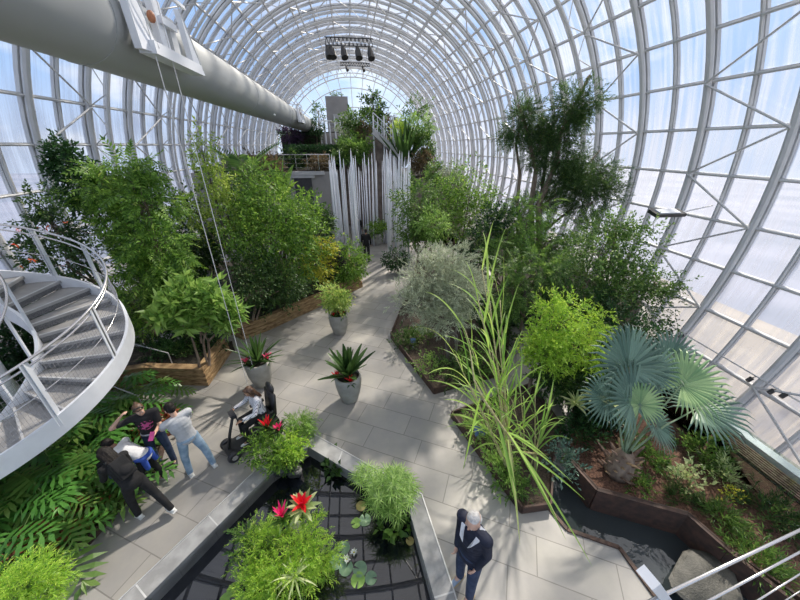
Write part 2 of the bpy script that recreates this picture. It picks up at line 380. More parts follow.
part(mb, 'metal_trim', mat('trim_metal', (.6, .6, .6), .35, metal=.6), cop)
# basin and water
def watermat(name, col, rough, bump, bs):
    m, nt, b = newmat(name); N = nt.nodes.new; L = nt.links.new
    b.inputs['Base Color'].default_value = (*col, 1); b.inputs['Roughness'].default_value = rough; b.inputs['IOR'].default_value = 1.5; b.inputs['Specular IOR Level'].default_value = .9
    tc = N('ShaderNodeTexCoord'); no = N('ShaderNodeTexNoise'); no.inputs['Scale'].default_value = bs; no.inputs['Detail'].default_value = 3; L(tc.outputs['Object'], no.inputs[0])
    bp = N('ShaderNodeBump'); bp.inputs['Strength'].default_value = bump; bp.inputs['Distance'].default_value = .02; L(no.outputs[0], bp.inputs['Height']); L(bp.outputs[0], b.inputs['Normal']); return m
M['pool_water'] = watermat('still_dark_water', (.003, .004, .007), .015, .02, 1.2)
M['stream_water'] = watermat('moving_water', (.03, .038, .042), .03, .35, 3)
sc_pool = [(-4.6, -1.2)] + pool[1:] ; 
struct(MB().prism(pool, -.36, -.26).build('floor_pool', mat('pool_lining', (.01, .01, .012), .5)))
tag(MB().prism(pool, -.255, -.22).build('pool_water', M['pool_water']), 'still black pool water mirroring the roof lattice', 'water', kind='stuff')
tag(MB().prism(stream, -.28, -.20).build('stream_water', M['stream_water']), 'rippling stream water reflecting sky beside the palm bed', 'water', kind='stuff')
struct(MB().prism([(3.0, -1.2), (7.8, -1.2), (7.8, 6), (3.0, 6)], -.45, -.36).build('floor_stream', M['dark_soil']))
# ---- edged beds
def edged_bed(name, label, poly, h=.10, edgeh=.16, m=None, skip=(), root=None, mound=0.0):
    c = np.mean(poly, axis=0); root = thing(name, label, 'planting bed', (c[0], c[1], 0))
    # soil with gentle lumps
    mb = MB().prism(poly, .0, h); part(mb, 'soil', m or M['soil'], root)
    mb = MB(); n = len(poly)
    for i in range(n):
        if i in skip: continue
        a, b = poly[i], poly[(i + 1) % n]; mb.beam((*a, edgeh / 2), (*b, edgeh / 2), .035, edgeh)
    part(mb, 'edging', M['rust'], root); return root
edged_bed('planting_bed', 'pointed bed edged in rusted steel under the grey olive tree',
          g2([(434, 394), (391, 338), (407, 297), (418, 262), (470, 262), (512, 300), (505, 374)]), .10, .2, skip=())
edged_bed('planting_bed', 'angular bed with dark steel edge under the tall arching cane grass',
          g2([(521, 513), (451, 417), (530, 388), (560, 430), (552, 462), (549, 509)]), .08, .18)
edged_bed('planting_bed', 'mulched bed behind a dark rusted wall below the blue fan palm',
          g2([(567, 470), (592, 499), (680, 524), (719, 560)]) + [(5.8, .9), (7.6, .9), (7.8, 5.0), (6.8, 5.6), (4.9, 4.9)], .16, .34, m=M['mulch'], skip=(4, 5, 6, 7, 8))
edged_bed('planting_bed', 'long leafy bed below the curved glass on the right',
          g2([(550, 385), (532, 335), (486, 262), (432, 218)]) + [(3.6, 22.5), (11.2, 22.5), (11.2, 9.6), (7.4, 6.6), (4.9, 5.8)], .12, .16, m=M['dark_soil'], skip=(4, 5, 6, 7))
edged_bed('planting_bed', 'dark bed full of philodendrons beneath the spiral stair',
          g2([(30, 600), (57, 556), (90, 544), (130, 498), (160, 466), (166, 440), (148, 406), (128, 402)]) + [(-9.7, 5.8), (-9.7, .5), (-5.2, .5)], .10, .16, m=M['dark_soil'], skip=(7, 8, 9, 10))
# timber planters
M['timber'] = mat('sawn_timber', (.20, .12, .055), .8, scale=5, col2=(.46, .31, .16), bump=.5, bscale=25, stretch=(1, 1, 4))
def timber_planter(label, front, back, h, tiers=4, setback=.03, soil=M['dark_soil']):
    c = np.mean(front + back, axis=0); root = thing('timber_planter', label, 'planter', (c[0], c[1], 0))
    rng = random.Random(len(label)); th = h / tiers
    for k in range(tiers):
        mb = MB(); w = .20
        pts = [np.array(p) for p in front]; inn = offset_poly(pts, setback * k + .0); inn2 = offset_poly(pts, setback * k + w)
        for i in range(len(pts) - 1):
            a, b, c_, d = [np.array(q) for q in (inn[i], inn[i + 1], inn2[i + 1], inn2[i])]
            L = np.linalg.norm(b - a); n = max(1, int(L / 1.1)); off_ = [0] + sorted((j + (rng.random() - .5) * .5) / n for j in range(1, n)) + [1]
            for u, v in zip(off_[:-1], off_[1:]):
                j = .006 / L; o = (rng.random() - .5) * .03; q = (b - a) / L; nn = np.array([-q[1], q[0]]) * o
                mb.prism([a + (b - a) * (u + j) + nn, a + (b - a) * (v - j) + nn, d + (c_ - d) * (v - j), d + (c_ - d) * (u + j)], k * th, (k + 1) * th - .008)
        part(mb, 'plank_course', M['timber'], root)
    inn = offset_poly([np.array(p) for p in front], .16)
    part(MB().prism(list(inn) + back, .0, h - .10), 'soil', soil, root); return root
f1 = g2([(232, 352), (209, 386), (148, 384), (100, 392)])[::-1]
f1 = f1[::1]
back1 = g2([(228, 345), (150, 330)])
timber_planter('low timber planter with angled corner beside the spiral stair', f1, [(-3.95, 8.7), (-9.4, 8.9), (-9.4, 6.6)], .50)
f2 = g2([(196, 318), (243, 340), (270, 330), (363, 287), (352, 262)])
timber_planter('long timber planter running along the left of the path', f2, [(-1.3, 16.5), (-9.4, 16.5), (-9.4, 10.2)], .48)

bk = thing('stream_edging', 'low rusted steel plates lining both banks of the stream', 'edging', (3.5, 2.5, 0))
for pl, z1 in ((stream[:5], .34), (stream[7:], .03)):
    mb = MB()
    for p0_, p1_ in zip(pl[:-1], pl[1:]): mb.beam((*p0_, (z1 - .30) / 2), (*p1_, (z1 - .30) / 2), .06, z1 + .30)
    part(mb, 'plate', M['rust'], bk)
# ================================================================ plant kit
def T_leaf(w=.35, fold=.12, droop=.1):
    V = np.array([[0, 0, 0], [-w / 2, .45, fold * .6], [0, .5, 0], [w / 2, .45, fold * .6], [0, 1, -droop]])
    return V, [np.array([[0, 2, 4, 1], [0, 3, 4, 2]])]
def T_join(items):                  # items: (template, M 3x3, p)
    V = []; F = {}; n = 0
    for (v, fs), Mx, p in items:
        V.append(v @ np.asarray(Mx).T + np.asarray(p))
        for f in fs: F.setdefault(f.shape[1], []).append(f + n)
        n += len(v)
    return np.concatenate(V), [np.concatenate(F[k]) for k in F]
def rz3(a): c, s = math.cos(a), math.sin(a); return np.array([[c, -s, 0], [s, c, 0], [0, 0, 1.0]])
def rx3(a): c, s = math.cos(a), math.sin(a); return np.array([[1.0, 0, 0], [0, c, -s], [0, s, c]])
def ry3(a): c, s = math.cos(a), math.sin(a); return np.array([[c, 0, s], [0, 1.0, 0], [-s, 0, c]])
def T_pinnate(n=6, lw=.34, ll=.36, droop=.25, ang=62, lift=.0):
    it = []
    for i in range(n):
        t = .18 + .78 * i / (n - 1); s = ll * (1 - .45 * abs(t - .45) / .55); y = t; z = -droop * t * t
        for sg in (-1, 1): it.append((T_leaf(lw), rz3(-sg * R_(ang - 20 * t)) @ rx3(-.2 + lift) * s, (0, y, z)))
    it.append((T_leaf(lw), np.eye(3) * ll * .8, (0, .96, -droop)))
    k = 4; V = []; 
    for i in range(k): t = i / (k - 1); V += [[-.008, t, -droop * t * t], [.008, t, -droop * t * t]]
    it.append(((np.array(V), [np.array([[2 * i, 2 * i + 1, 2 * i + 3, 2 * i + 2] for i in range(k - 1)])]), np.eye(3), (0, 0, 0)))
    return T_join(it)
def T_whorl(n=7, w=.26, tilt=.35, droop=.15):   # a rosette of leaves at a twig's end; axis +Y
    it = []
    for i in range(n):
        a = 2 * PI * i / n; it.append((T_leaf(w, .06, droop), ry3(a) @ rx3(0) @ rz3(R_(62) + (i % 2) * .25) * (1 - .15 * (i % 2)), (0, 0, 0)))
    return T_join(it)
def T_cluster(n=6, w=.5, seed=1):
    r = np.random.default_rng(seed); it = []
    for i in range(n):
        t = i / n; it.append((T_leaf(w), ry3(r.uniform(0, 6.28)) @ rz3(r.uniform(.3, 1.3)) * r.uniform(.28, .42), (0, t * .7, 0)))
    it.append((T_leaf(w), np.eye(3) * .35, (0, .68, 0))); return T_join(it)
def T_lobed(n=6, droop=.3):          # deeply cut philodendron leaf, axis +Y
    it = []
    for i in range(n):
        t = .04 + .80 * i / (n - 1); L = .62 * math.sin(PI * (.25 + .62 * t)) ; an = R_(100 - 70 * t); z = -droop * t * t
        for sg in (-1, 1):
            d = np.array([sg * math.sin(an), math.cos(an), -.25]); nrm = np.array([-sg * .0, 0, 1.0]); x = np.cross(d, nrm); x /= np.linalg.norm(x)
            w = .075; p0 = np.array([0, t, z]); V = [p0 - [0, w * .8, 0], p0 + d * L * .55 - x * w * 1.0, p0 + d * L - [0, 0, .06], p0 + d * L * .55 + x * w * .8, p0 + [0, w * .9, 0]]
            it.append(((np.array(V), [np.array([[0, 1, 3, 4]]), np.array([[1, 2, 3]])]), np.eye(3), (0, 0, 0)))
    it.append((T_leaf(.22), np.eye(3) * .42, (0, .80, -droop * .7))); return T_join(it)
def unit(v): return v / (np.linalg.norm(v, axis=-1, keepdims=True) + 1e-9)
def frames(d, up=(0, 0, 1), roll=None, rng=None):
    d = unit(d); n = np.broadcast_to(np.asarray(up, float), d.shape) + 0
    if rng is not None: n = n + rng.normal(size=d.shape) * (roll or .4)
    x = unit(np.cross(d, n)); z = np.cross(x, d); return np.stack([x, d, z], -1)
def foliage(mb, T, clumps, n, size, rng, out=.7, down=.35, subr=.24, sub=26, svar=.3, shell=.55, twigs=None, tw=.008, flat=False):
    vol = np.array([r[0] * r[1] + r[1] * r[2] + r[0] * r[2] for c, r in clumps]); share = vol / vol.sum()
    for (c, r), sh in zip(clumps, share):
        c = np.asarray(c, float); r = np.asarray(r, float); k = max(5, int(sub)); m = max(6, int(n * sh))
        u = unit(rng.normal(size=(k, 3))); rad = shell + (1 - shell) * rng.random((k, 1)); cc = u * rad * (1 + .12 * rng.normal(size=(k, 1)))
        w = rng.integers(0, k, m); q = cc[w] + rng.normal(size=(m, 3)) * subr; pos = c + q * r
        d = unit(unit(q) * out + unit(q - cc[w]) * .5 + rng.normal(size=(m, 3)) * .45 + np.array([0, 0, -down]))
        s = size * (1 + svar * rng.uniform(-1, 1, m)); mb.inst(T, frames(d, rng=rng, roll=.45) * s[:, None, None], pos)
        if twigs is not None:
            for i in range(min(k, 14)): e = c + cc[i] * r; mid = (c + e) / 2 + rng.normal(size=3) * .04 * r; twigs.tube([c - np.array([0, 0, r[2] * .3]), mid, e], [tw * 1.6, tw, tw * .4], 4, False)
def tree(name, label, cat, base, clumps, T, n, size, leaf, bark, tr=.08, seed=1, stems=1, lean=0, group=None, leafname='foliage', branch=True, **kw):
    rng = np.random.default_rng(seed); base = np.asarray(base, float); root = thing(name, label, cat, tuple(base), group=group)
    fo = MB(); tk = MB(); top = max(c[0][2] for c in clumps)
    foliage(fo, T, clumps, n, size, rng, twigs=tk, tw=max(.004, tr * .10), **kw)
    cen = np.mean([c[0] for c in clumps], axis=0)
    for s_ in range(stems):
        o = rng.normal(size=3) * .10 * (stems > 1); o[2] = 0
        for i, (c, r) in enumerate(clumps):
            if i % stems != s_ and stems > 1 and i: continue
            c = np.asarray(c); fork = base + o + (cen - base) * np.array([.35, .35, .45]); fork[:2] += rng.normal(size=2) * .05
            low = c - np.array([0, 0, r[2] * .3])
            if i < stems: tk.tube([base + o - [0, 0, .05], base + o + (fork - base - o) * .5 + rng.normal(size=3) * .02, fork], [tr * 1.15, tr * .95, tr * .8], 8, False)
            tk.tube([fork, fork + (low - fork) * .5 + np.array([0, 0, -.06 * np.linalg.norm(low - fork)]) * rng.random(), low, c], [tr * .8, tr * .55, tr * .4, tr * .2], 7, False)
    part(tk, 'trunk' if tr > .03 else 'stem', bark, root, True); part(fo, leafname, leaf, root); return root
def blob(px_, py_, Y, rx, ry, rd=None):   # crown lobe centred on a photo pixel at distance Y
    c = P(px_, py_, Y); a = px(rx, c); b = px(ry, c); return (c, (a, rd or a * .9, b))
# long strap leaves
def strap(mb, p, d, L, w, droop=1.0, seg=7, fold=.15, taper=1.0, twist=0):
    p = np.asarray(p, float); d = unit(np.asarray(d, float)); V = []; pos = p.copy(); dd = d.copy(); st = L / seg
    side = np.cross(d, [0, 0, 1.0]); 
    if np.linalg.norm(side) < 1e-3: side = np.array([1.0, 0, 0])
    side = unit(side)
    for i in range(seg + 1):
        t = i / seg; ww = w * (min(1, .45 + 2.4 * t)) * (1 - t ** 3 * taper) * .5 + .0008; up = np.cross(side, dd)
        V += [pos - side * ww, pos - up * fold * ww, pos + side * ww]
        dd = unit(dd + np.array([0, 0, -droop * st / L * (.3 + 1.7 * t)])); pos = pos + dd * st; side = unit(side + up * twist / seg)
        side = unit(side - dd * (side @ dd))
    F = []
    for i in range(seg): a = i * 3; F += [[a, a + 1, a + 4, a + 3], [a + 1, a + 2, a + 5, a + 4]]
    mb.add(V, F)
def rosette(mb, p, n, L, w, el0, el1, droop, rng, fold=.2, seg=6, taper=1.0):
    for i in range(n):
        t = i / max(1, n - 1); a = i * 2.39996 + rng.uniform(-.2, .2); el = el0 + (el1 - el0) * t + rng.uniform(-.08, .08)
        strap(mb, np.asarray(p) + np.array([0, 0, .02 * t]), (math.cos(a) * math.cos(el), math.sin(a) * math.cos(el), math.sin(el)), L * rng.uniform(.8, 1.1), w, droop, seg, fold, taper)
def rosette_plant(name, label, cat, base, n, L, w, leaf, seed=0, el=(1.35, .15), droop=.7, stem=.0, group=None, parent=None, **kw):
    rng = np.random.default_rng(seed); root = thing(name, label, cat, tuple(base), group=group)
    mb = MB(); rosette(mb, np.asarray(base) + [0, 0, stem], n, L, w, el[0], el[1], droop, rng, **kw)
    part(mb, 'foliage', leaf, root)
    if stem > 0: part(MB().tube([base, np.asarray(base) + [0, 0, stem]], .02 + w * .3, 7), 'stem', M['bark'], root, True)
    return root
LM = {}
def lm(name, *a, **k): LM[name] = leafmat('leaf_' + name, *a, **k)
lm('bright', (.035, .10, .012), (.20, .35, .055), (.36, .46, .10))
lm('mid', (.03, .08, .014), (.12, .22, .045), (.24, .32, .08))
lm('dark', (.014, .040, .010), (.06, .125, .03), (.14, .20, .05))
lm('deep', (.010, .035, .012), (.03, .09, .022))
lm('lime', (.11, .25, .02), (.36, .52, .07), (.50, .56, .12))
lm('yellowgreen', (.28, .44, .04), (.60, .66, .12))
lm('yellow', (.20, .28, .03), (.62, .56, .07))
lm('croton', (.10, .22, .04), (.40, .48, .13), (.55, .50, .16))
lm('olive', (.20, .23, .15), (.42, .46, .33), rough=.55, trans=.2)
lm('cane', (.13, .28, .04), (.36, .50, .12), (.52, .56, .22), trans=.4)
lm('silver', (.05, .10, .075), (.14, .225, .17), rough=.45, trans=.15)
lm('silver_young', (.16, .28, .13), (.34, .46, .22), trans=.3)
lm('philo', (.025, .10, .018), (.09, .24, .045), (.16, .34, .07), rough=.3)
lm('rust', (.14, .05, .025), (.33, .13, .06))
lm('purple', (.02, .012, .028), (.07, .035, .075))
lm('red', (.50, .008, .012), (.80, .03, .03), trans=.2)
lm('pink', (.62, .01, .10), (.85, .06, .22), trans=.2)
lm('orange', (.75, .09, .02), (.85, .22, .04))
lm('variegated', (.20, .28, .10), (.52, .56, .30))
lm('grass', (.08, .18, .03), (.26, .40, .10))
lm('white', (.72, .72, .66), (.9, .9, .84))
lm('moss', (.02, .06, .012), (.07, .15, .03))
lm('brown', (.05, .045, .02), (.16, .12, .06))
lm('birch', (.13, .22, .03), (.36, .46, .09), (.48, .50, .12))
# ================================================================ trees and shrubs
g3 = lambda x, y, z=0: G(x, y, z)
T_c = T_cluster(6, .5, 1); T_c2 = T_cluster(7, .34, 2); T_pin = T_pinnate(6); T_pinf = T_pinnate(8, .3, .30, .35); T_wh = T_whorl(8, .30); T_fine = T_cluster(8, .2, 3)
# ---- left side
tree('rain_tree', 'large bright green tree with drooping feathery fronds beside the spiral stair', 'tree', (-5.2, 8.8, .38),
     [blob(112, 188, 9.6, 22, 15), blob(146, 205, 9.2, 20, 20), blob(122, 232, 9.4, 18, 22), blob(160, 248, 8.8, 16, 24), blob(142, 292, 8.6, 18, 28), blob(128, 170, 9.6, 20, 8), blob(100, 172, 9.8, 10, 7), blob(150, 275, 8.6, 16, 18)],
     T_pin, 1300, .44, LM['bright'], M['bark'], tr=.09, seed=3, down=.45, sub=22, subr=.22)
tree('flowering_tree', 'dark small-leaved tree with a few orange flowers behind the stair rail', 'tree', (-6.2, 8.8, .05),
     [blob(38, 205, 8.6, 14, 14), blob(52, 232, 8.4, 20, 18), blob(66, 262, 8.2, 24, 18), blob(35, 255, 8.4, 12, 12)], T_c, 760, .24, LM['dark'], M['bark'], tr=.06, seed=4, stems=2)
ft_ = bpy.data.objects['flowering_tree']; fm = MB(); foliage(fm, T_wh, [blob(52, 245, 8.1, 30, 26)], 9, .08, np.random.default_rng(2), shell=.8); part(fm, 'flowers', LM['orange'], ft_)
tree('ficus_tree', 'slim very dark leafy top rising at upper left behind the feathery tree', 'tree', (-6.6, 10.2, .05),
     [blob(70, 165, 10.0, 13, 14), blob(84, 188, 9.8, 15, 18), blob(60, 150, 10.1, 8, 8)], T_c, 700, .30, LM['deep'], M['bark'], tr=.05, seed=5)
tree('birch_like_tree', 'tall airy light green tree with thin trunk left of the hanging cables', 'tree', (-4.6, 12.0, .1),
     [blob(202, 150, 12, 12, 16), blob(212, 182, 12, 20, 20), blob(196, 212, 11.9, 16, 22), blob(228, 215, 12.4, 18, 20)], T_c, 800, .28, LM['birch'], M['bark_grey'], tr=.05, seed=6, shell=.3)
tree('mulberry_bush', 'big rounded bright green shrub at centre of the long timber planter', 'shrub', (-2.9, 12.2, .35),
     [blob(285, 205, 12.2, 34, 28), blob(270, 235, 11.8, 36, 30), blob(305, 235, 12.0, 24, 30), blob(262, 195, 12.8, 22, 22), blob(292, 262, 11.4, 26, 18)], T_c, 2300, .34, LM['bright'], M['bark'], tr=.05, seed=7, stems=3)
tree('laurel_shrub', 'dark green upright shrub at the near end of the long timber planter', 'shrub', (-3.7, 9.9, .35),
     [blob(262, 285, 9.9, 22, 20), blob(285, 282, 10.2, 20, 18), blob(250, 268, 10.4, 16, 18)], T_c, 1100, .26, LM['dark'], M['bark'], tr=.03, seed=8, stems=2)
tree('schefflera_shrub', 'glossy broad-leaved shrub growing out of the low angled timber planter', 'shrub', (-4.3, 7.6, .35),
     [blob(182, 308, 7.6, 24, 16), blob(210, 308, 7.7, 22, 18), blob(196, 290, 7.9, 20, 10), blob(226, 318, 7.6, 10, 14)], T_wh, 330, .30, LM['grass'], M['bark'], tr=.035, seed=9, stems=2, down=-.2, sub=14)
tree('croton_bush', 'yellow and green croton bush in the long timber planter', 'shrub', (-1.9, 12.2, .35),
     [blob(318, 262, 12.2, 16, 14), blob(325, 248, 12.5, 8, 8)], T_c, 420, .26, LM['yellow'], M['stem'], tr=.02, seed=10)
tree('cordyline', 'small dark purple-leaved shrub near the far end of the long planter', 'shrub', (-1.2, 12.9, .35),
     [blob(334, 262, 12.9, 9, 12)], T_c2, 240, .26, LM['purple'], M['stem'], tr=.02, seed=11)
for i, (x, y, Y, a, b, nm, lab, lf, T, n, s) in enumerate([
    (350, 262, 13.2, 15, 18, 'dracaena_shrub', 'fresh green arching shrub at the far end of the long planter', 'bright', T_c2, 450, .40),
    (245, 210, 14.5, 18, 40, 'bamboo_clump', 'tall mid-green leafy clump behind the hanging cables', 'mid', T_c, 800, .36),
    (318, 232, 14.5, 12, 24, 'camellia_shrub', 'upright dark shrub left of the white rods', 'dark', T_c, 700, .32),
    (190, 240, 12.6, 22, 34, 'weeping_fig', 'dense green fig between the feathery tree and the airy tree', 'dark', T_c, 800, .36),
    (160, 250, 11.2, 22, 40, 'olive_green_shrub', 'mid-green shrub mostly hidden behind the feathery tree', 'mid', T_c, 700, .36),
    (262, 175, 17.5, 20, 14, 'dark_cordyline', 'brown-leaved spiky shrub behind the airy tree', 'brown', T_c2, 320, .6),
    ]):
    c = P(x, y, Y); tree(nm, lab, 'shrub', (c[0], c[1], .1), [(c, (px(a, c), px(a, c), px(b, c)))], T, n, s, LM[lf], M['bark'], tr=.04, seed=20 + i)
# palm with yellow-green fronds behind the glossy shrub
def palm(name, label, base, crown, n, L, leaf, seed, tr=.05, T=T_pinf, droopy=.35, cat='palm'):
    rng = np.random.default_rng(seed); base = np.asarray(base, float); crown = np.asarray(crown, float); root = thing(name, label, cat, tuple(base))
    part(MB().tube([base, (base + crown) / 2 + rng.normal(size=3) * .03, crown], [tr * 1.3, tr, tr], 8), 'trunk', M['bark'], root, True)
    for i in range(n):
        a = i * 2.4 + rng.uniform(-.2, .2); el = 1.2 - 1.15 * i / n; d = np.array([[math.cos(a) * math.cos(el), math.sin(a) * math.cos(el), math.sin(el)]])
        part(MB().inst(T, frames(d) * L * rng.uniform(.85, 1.1), crown[None]), 'frond', leaf, root)
    return root
T_palm = T_pinnate(16, .10, .42, .55, 68)
palm('areca_palm', 'yellow-green feather palm behind the glossy planter shrub', (-4.6, 13.6, 0), P(205, 248, 13.6), 9, 1.3, LM['yellowgreen'], 31, T=T_palm)
palm('tree_fern', 'tree fern with dark spreading fronds near the upper left of the planter', (-4.2, 14.5, 0), P(248, 178, 14.5), 9, 1.6, LM['mid'], 32, T=T_palm)
# banana with big paddle leaves
def banana(name, label, base, n, L, w, leaf, seed, stem=1.2, el=(1.45, .7)):
    rng = np.random.default_rng(seed); base = np.asarray(base, float); root = thing(name, label, 'banana plant', tuple(base))
    top = base + [0, 0, stem]; part(MB().tube([base, top], [.09, .06], 8), 'stem', M['stem'], root, True)
    for i in range(n):
        a = i * 2.4 + rng.uniform(-.3, .3); e = el[0] + (el[1] - el[0]) * i / n; mb = MB()
        strap(mb, top, (math.cos(a) * math.cos(e), math.sin(a) * math.cos(e), math.sin(e)), L * rng.uniform(.8, 1.1), w, .7, 9, .25); part(mb, 'leaf', leaf, root)
    return root
banana('banana_plant', 'banana plant with one tall upright paddle leaf at upper left', P(283, 200, 15.5) * np.array([1, 1, 0]), 6, 1.9, .42, LM['bright'], 33, stem=3.6)
# ---- middle and right side
tree('olive_tree', 'silvery grey olive tree with an airy rounded crown', 'tree', (*G(452, 368)[:2], .1),
     [blob(430, 275, 7.4, 26, 22), blob(455, 290, 7.0, 26, 22), blob(425, 300, 6.9, 24, 16), blob(448, 258, 7.8, 22, 14), blob(440, 318, 6.6, 24, 14), blob(470, 280, 7.6, 14, 16)],
     T_fine, 2300, .26, LM['olive'], M['bark_grey'], tr=.03, seed=40, stems=3, shell=.35, out=.9, down=-.2)
for i, (x, y, Y, a, b, nm, lab, lf, T, n, s, cl) in enumerate([
    (418, 205, 13.5, 22, 26, 'guava_tree', 'mid-green spreading tree right beside the white rods', 'mid', T_c, 1000, .32, [(-6, 25, 14, 14), (14, 22, 16, 18)]),
    (470, 190, 14.5, 24, 24, 'lime_green_tree', 'rounded vivid green tree left of the twisted dark tree', 'bright', T_c, 1000, .34, [(0, 26, 20, 22), (-28, 5, 14, 16)]),
    (432, 225, 12.0, 16, 14, 'light_green_shrub', 'light green bush between the vivid tree and the olive tree', 'grass', T_c, 350, .26, []),
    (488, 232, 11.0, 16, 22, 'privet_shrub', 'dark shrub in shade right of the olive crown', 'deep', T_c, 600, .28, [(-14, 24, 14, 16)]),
    (528, 215, 10.5, 24, 18, 'acacia_tree', 'ferny green tree spreading under the twisted dark tree', 'bright', T_pinf, 420, .42, [(18, 26, 28, 18), (-20, 20, 20, 18)]),
    (535, 275, 8.0, 22, 22, 'dark_fern_shrub', 'dark feathery shrub behind the tall cane grass', 'mid', T_pin, 450, .34, [(-22, 18, 20, 24)]),
    (640, 300, 8.0, 30, 18, 'pittosporum_shrub', 'dark green shrub under the round glossy tree near the glass', 'dark', T_c, 800, .26, [(-34, 8, 26, 22)]),
    (615, 330, 6.4, 26, 18, 'podocarpus_shrub', 'deep green shrub directly behind the blue fan palm', 'deep', T_c, 600, .26, [(26, 4, 20, 16), (-18, 30, 20, 14)]),
    (540, 345, 5.6, 14, 16, 'jasmine_shrub', 'pale yellow-green seedling bush beside the cane grass', 'lime', T_c, 220, .22, []),
    ]):
    cls = [blob(x, y, Y, a, b)] + [blob(x + q[0], y + q[1], Y - .2, q[2], q[3]) for q in cl]; c = cls[0][0]
    tree(nm, lab, 'tree' if 'tree' in nm else 'shrub', (c[0], c[1], .05), cls, T, n, s, LM[lf], M['bark'], tr=.05, seed=50 + i)
tree('glossy_ficus', 'round-crowned glossy green tree leaning toward the right-hand glass', 'tree', (*P(610, 300, 8.2)[:2], .05),
     [blob(600, 248, 8.4, 30, 24), blob(632, 250, 8.2, 24, 26), blob(585, 275, 8.2, 28, 18), blob(620, 280, 8.0, 30, 16), blob(655, 282, 7.9, 20, 12), blob(618, 225, 8.6, 16, 14)],
     T_c, 1700, .26, LM['mid'], M['bark'], tr=.06, seed=61, stems=2)
tree('golden_shrub', 'vivid yellow-green shrub left of the blue fan palm', 'shrub', (*G(560, 400)[:2], .1),
     [blob(560, 325, 5.6, 26, 22), blob(545, 350, 5.3, 22, 22), blob(580, 350, 5.3, 26, 20), blob(550, 305, 5.9, 14, 14), blob(595, 325, 5.8, 18, 14)], T_c2, 1000, .24, LM['lime'], M['stem'], tr=.025, seed=62, stems=3, shell=.4)
# the tall twisted tree: several bare pale trunks carrying tufts
def twisted():
    rng = np.random.default_rng(7); b0 = np.array([*P(528, 225, 13)[:2], .0]); root = thing('twisted_tree', 'tall twisted tree with bare tan trunks and dark tufted crowns', 'tree', tuple(b0))
    cl = [blob(578, 103, 13, 22, 20), blob(562, 128, 13, 24, 22), blob(518, 125, 13.2, 14, 18), blob(556, 158, 13, 18, 20), blob(590, 172, 12.8, 26, 14), blob(568, 185, 12.8, 22, 14), blob(545, 205, 13, 30, 14), blob(592, 200, 12.6, 22, 14), blob(540, 145, 13, 12, 18)]
    for cl_ in cl:
        fo = MB(); tw = MB(); foliage(fo, T_fine, [cl_], 720, .34, rng, twigs=tw, tw=.012, sub=9, subr=.30, shell=.45)
        part(tw, 'branch', M['bark'], root); part(fo, 'foliage', LM['dark'], root)
    def path(l, Y): return [P(x, y, Y + dy) for x, y, dy in l]
    tr_ = [([(533, 262, 0), (531, 205, 0), (536, 170, .1), (530, 145, .2), (523, 118, .2), (518, 105, .2)], .16),
           ([(527, 262, .3), (517, 205, .3), (520, 175, .3), (516, 145, .3), (520, 128, .2)], .12),
           ([(540, 262, -.3), (538, 205, -.3), (556, 165, -.1), (560, 135, 0), (572, 110, 0), (590, 75, 0)], .17),
           ([(536, 262, .4), (541, 200, .4), (545, 165, .4), (549, 130, .2), (560, 115, .1)], .12),
           ([(538, 210, 0), (555, 195, 0), (575, 180, 0), (600, 150, -.2)], .09), ([(545, 230, 0), (570, 210, 0), (590, 190, -.1)], .08)]
    for l, r in tr_: mb = MB(); pts = path(l, 13); n = len(pts); mb.tube(pts, np.linspace(r, r * .35, n) * .8, 8); part(mb, 'trunk', M['bark'], root, True)
twisted()
# ---- the blue fan palm
def fan_leaf(mb, hub, axis, nrm, L, seg=34, span=2.75, w=.055, rng=None):
    axis = unit(np.asarray(axis, float)); nrm = unit(np.asarray(nrm, float) - axis * (axis @ np.asarray(nrm, float))); x = np.cross(axis, nrm)
    for i in range(seg):
        a = -span + 2 * span * i / (seg - 1); d = axis * math.cos(a) + x * math.sin(a); ll = L * (.70 + .30 * math.cos(a / 1.6)) * (rng.uniform(.95, 1.04))
        cup = nrm * .28 * ll; s = unit(np.cross(d, nrm)); r1, r2 = ll * .52, ll; fw = ll * .52 * (span / seg) * 1.05; sg = 1 if i % 2 else -1
        a0 = hub + d * .02; a1 = hub + d * r1 + cup * .35; a2 = hub + d * ll * .8 + cup * .5 - np.array([0, 0, .03 * ll]); a3 = hub + d * r2 + cup * .5 - np.array([0, 0, .14 * ll])
        V = [a0, a1 - s * fw, a1 + nrm * fw * .45, a1 + s * fw, a2 - s * fw * .55, a2 + nrm * fw * .3, a2 + s * fw * .55, a3]
        mb.add(V, [[0, 2, 1], [0, 3, 2], [1, 2, 5, 4], [2, 3, 6, 5], [4, 5, 7], [5, 6, 7]])
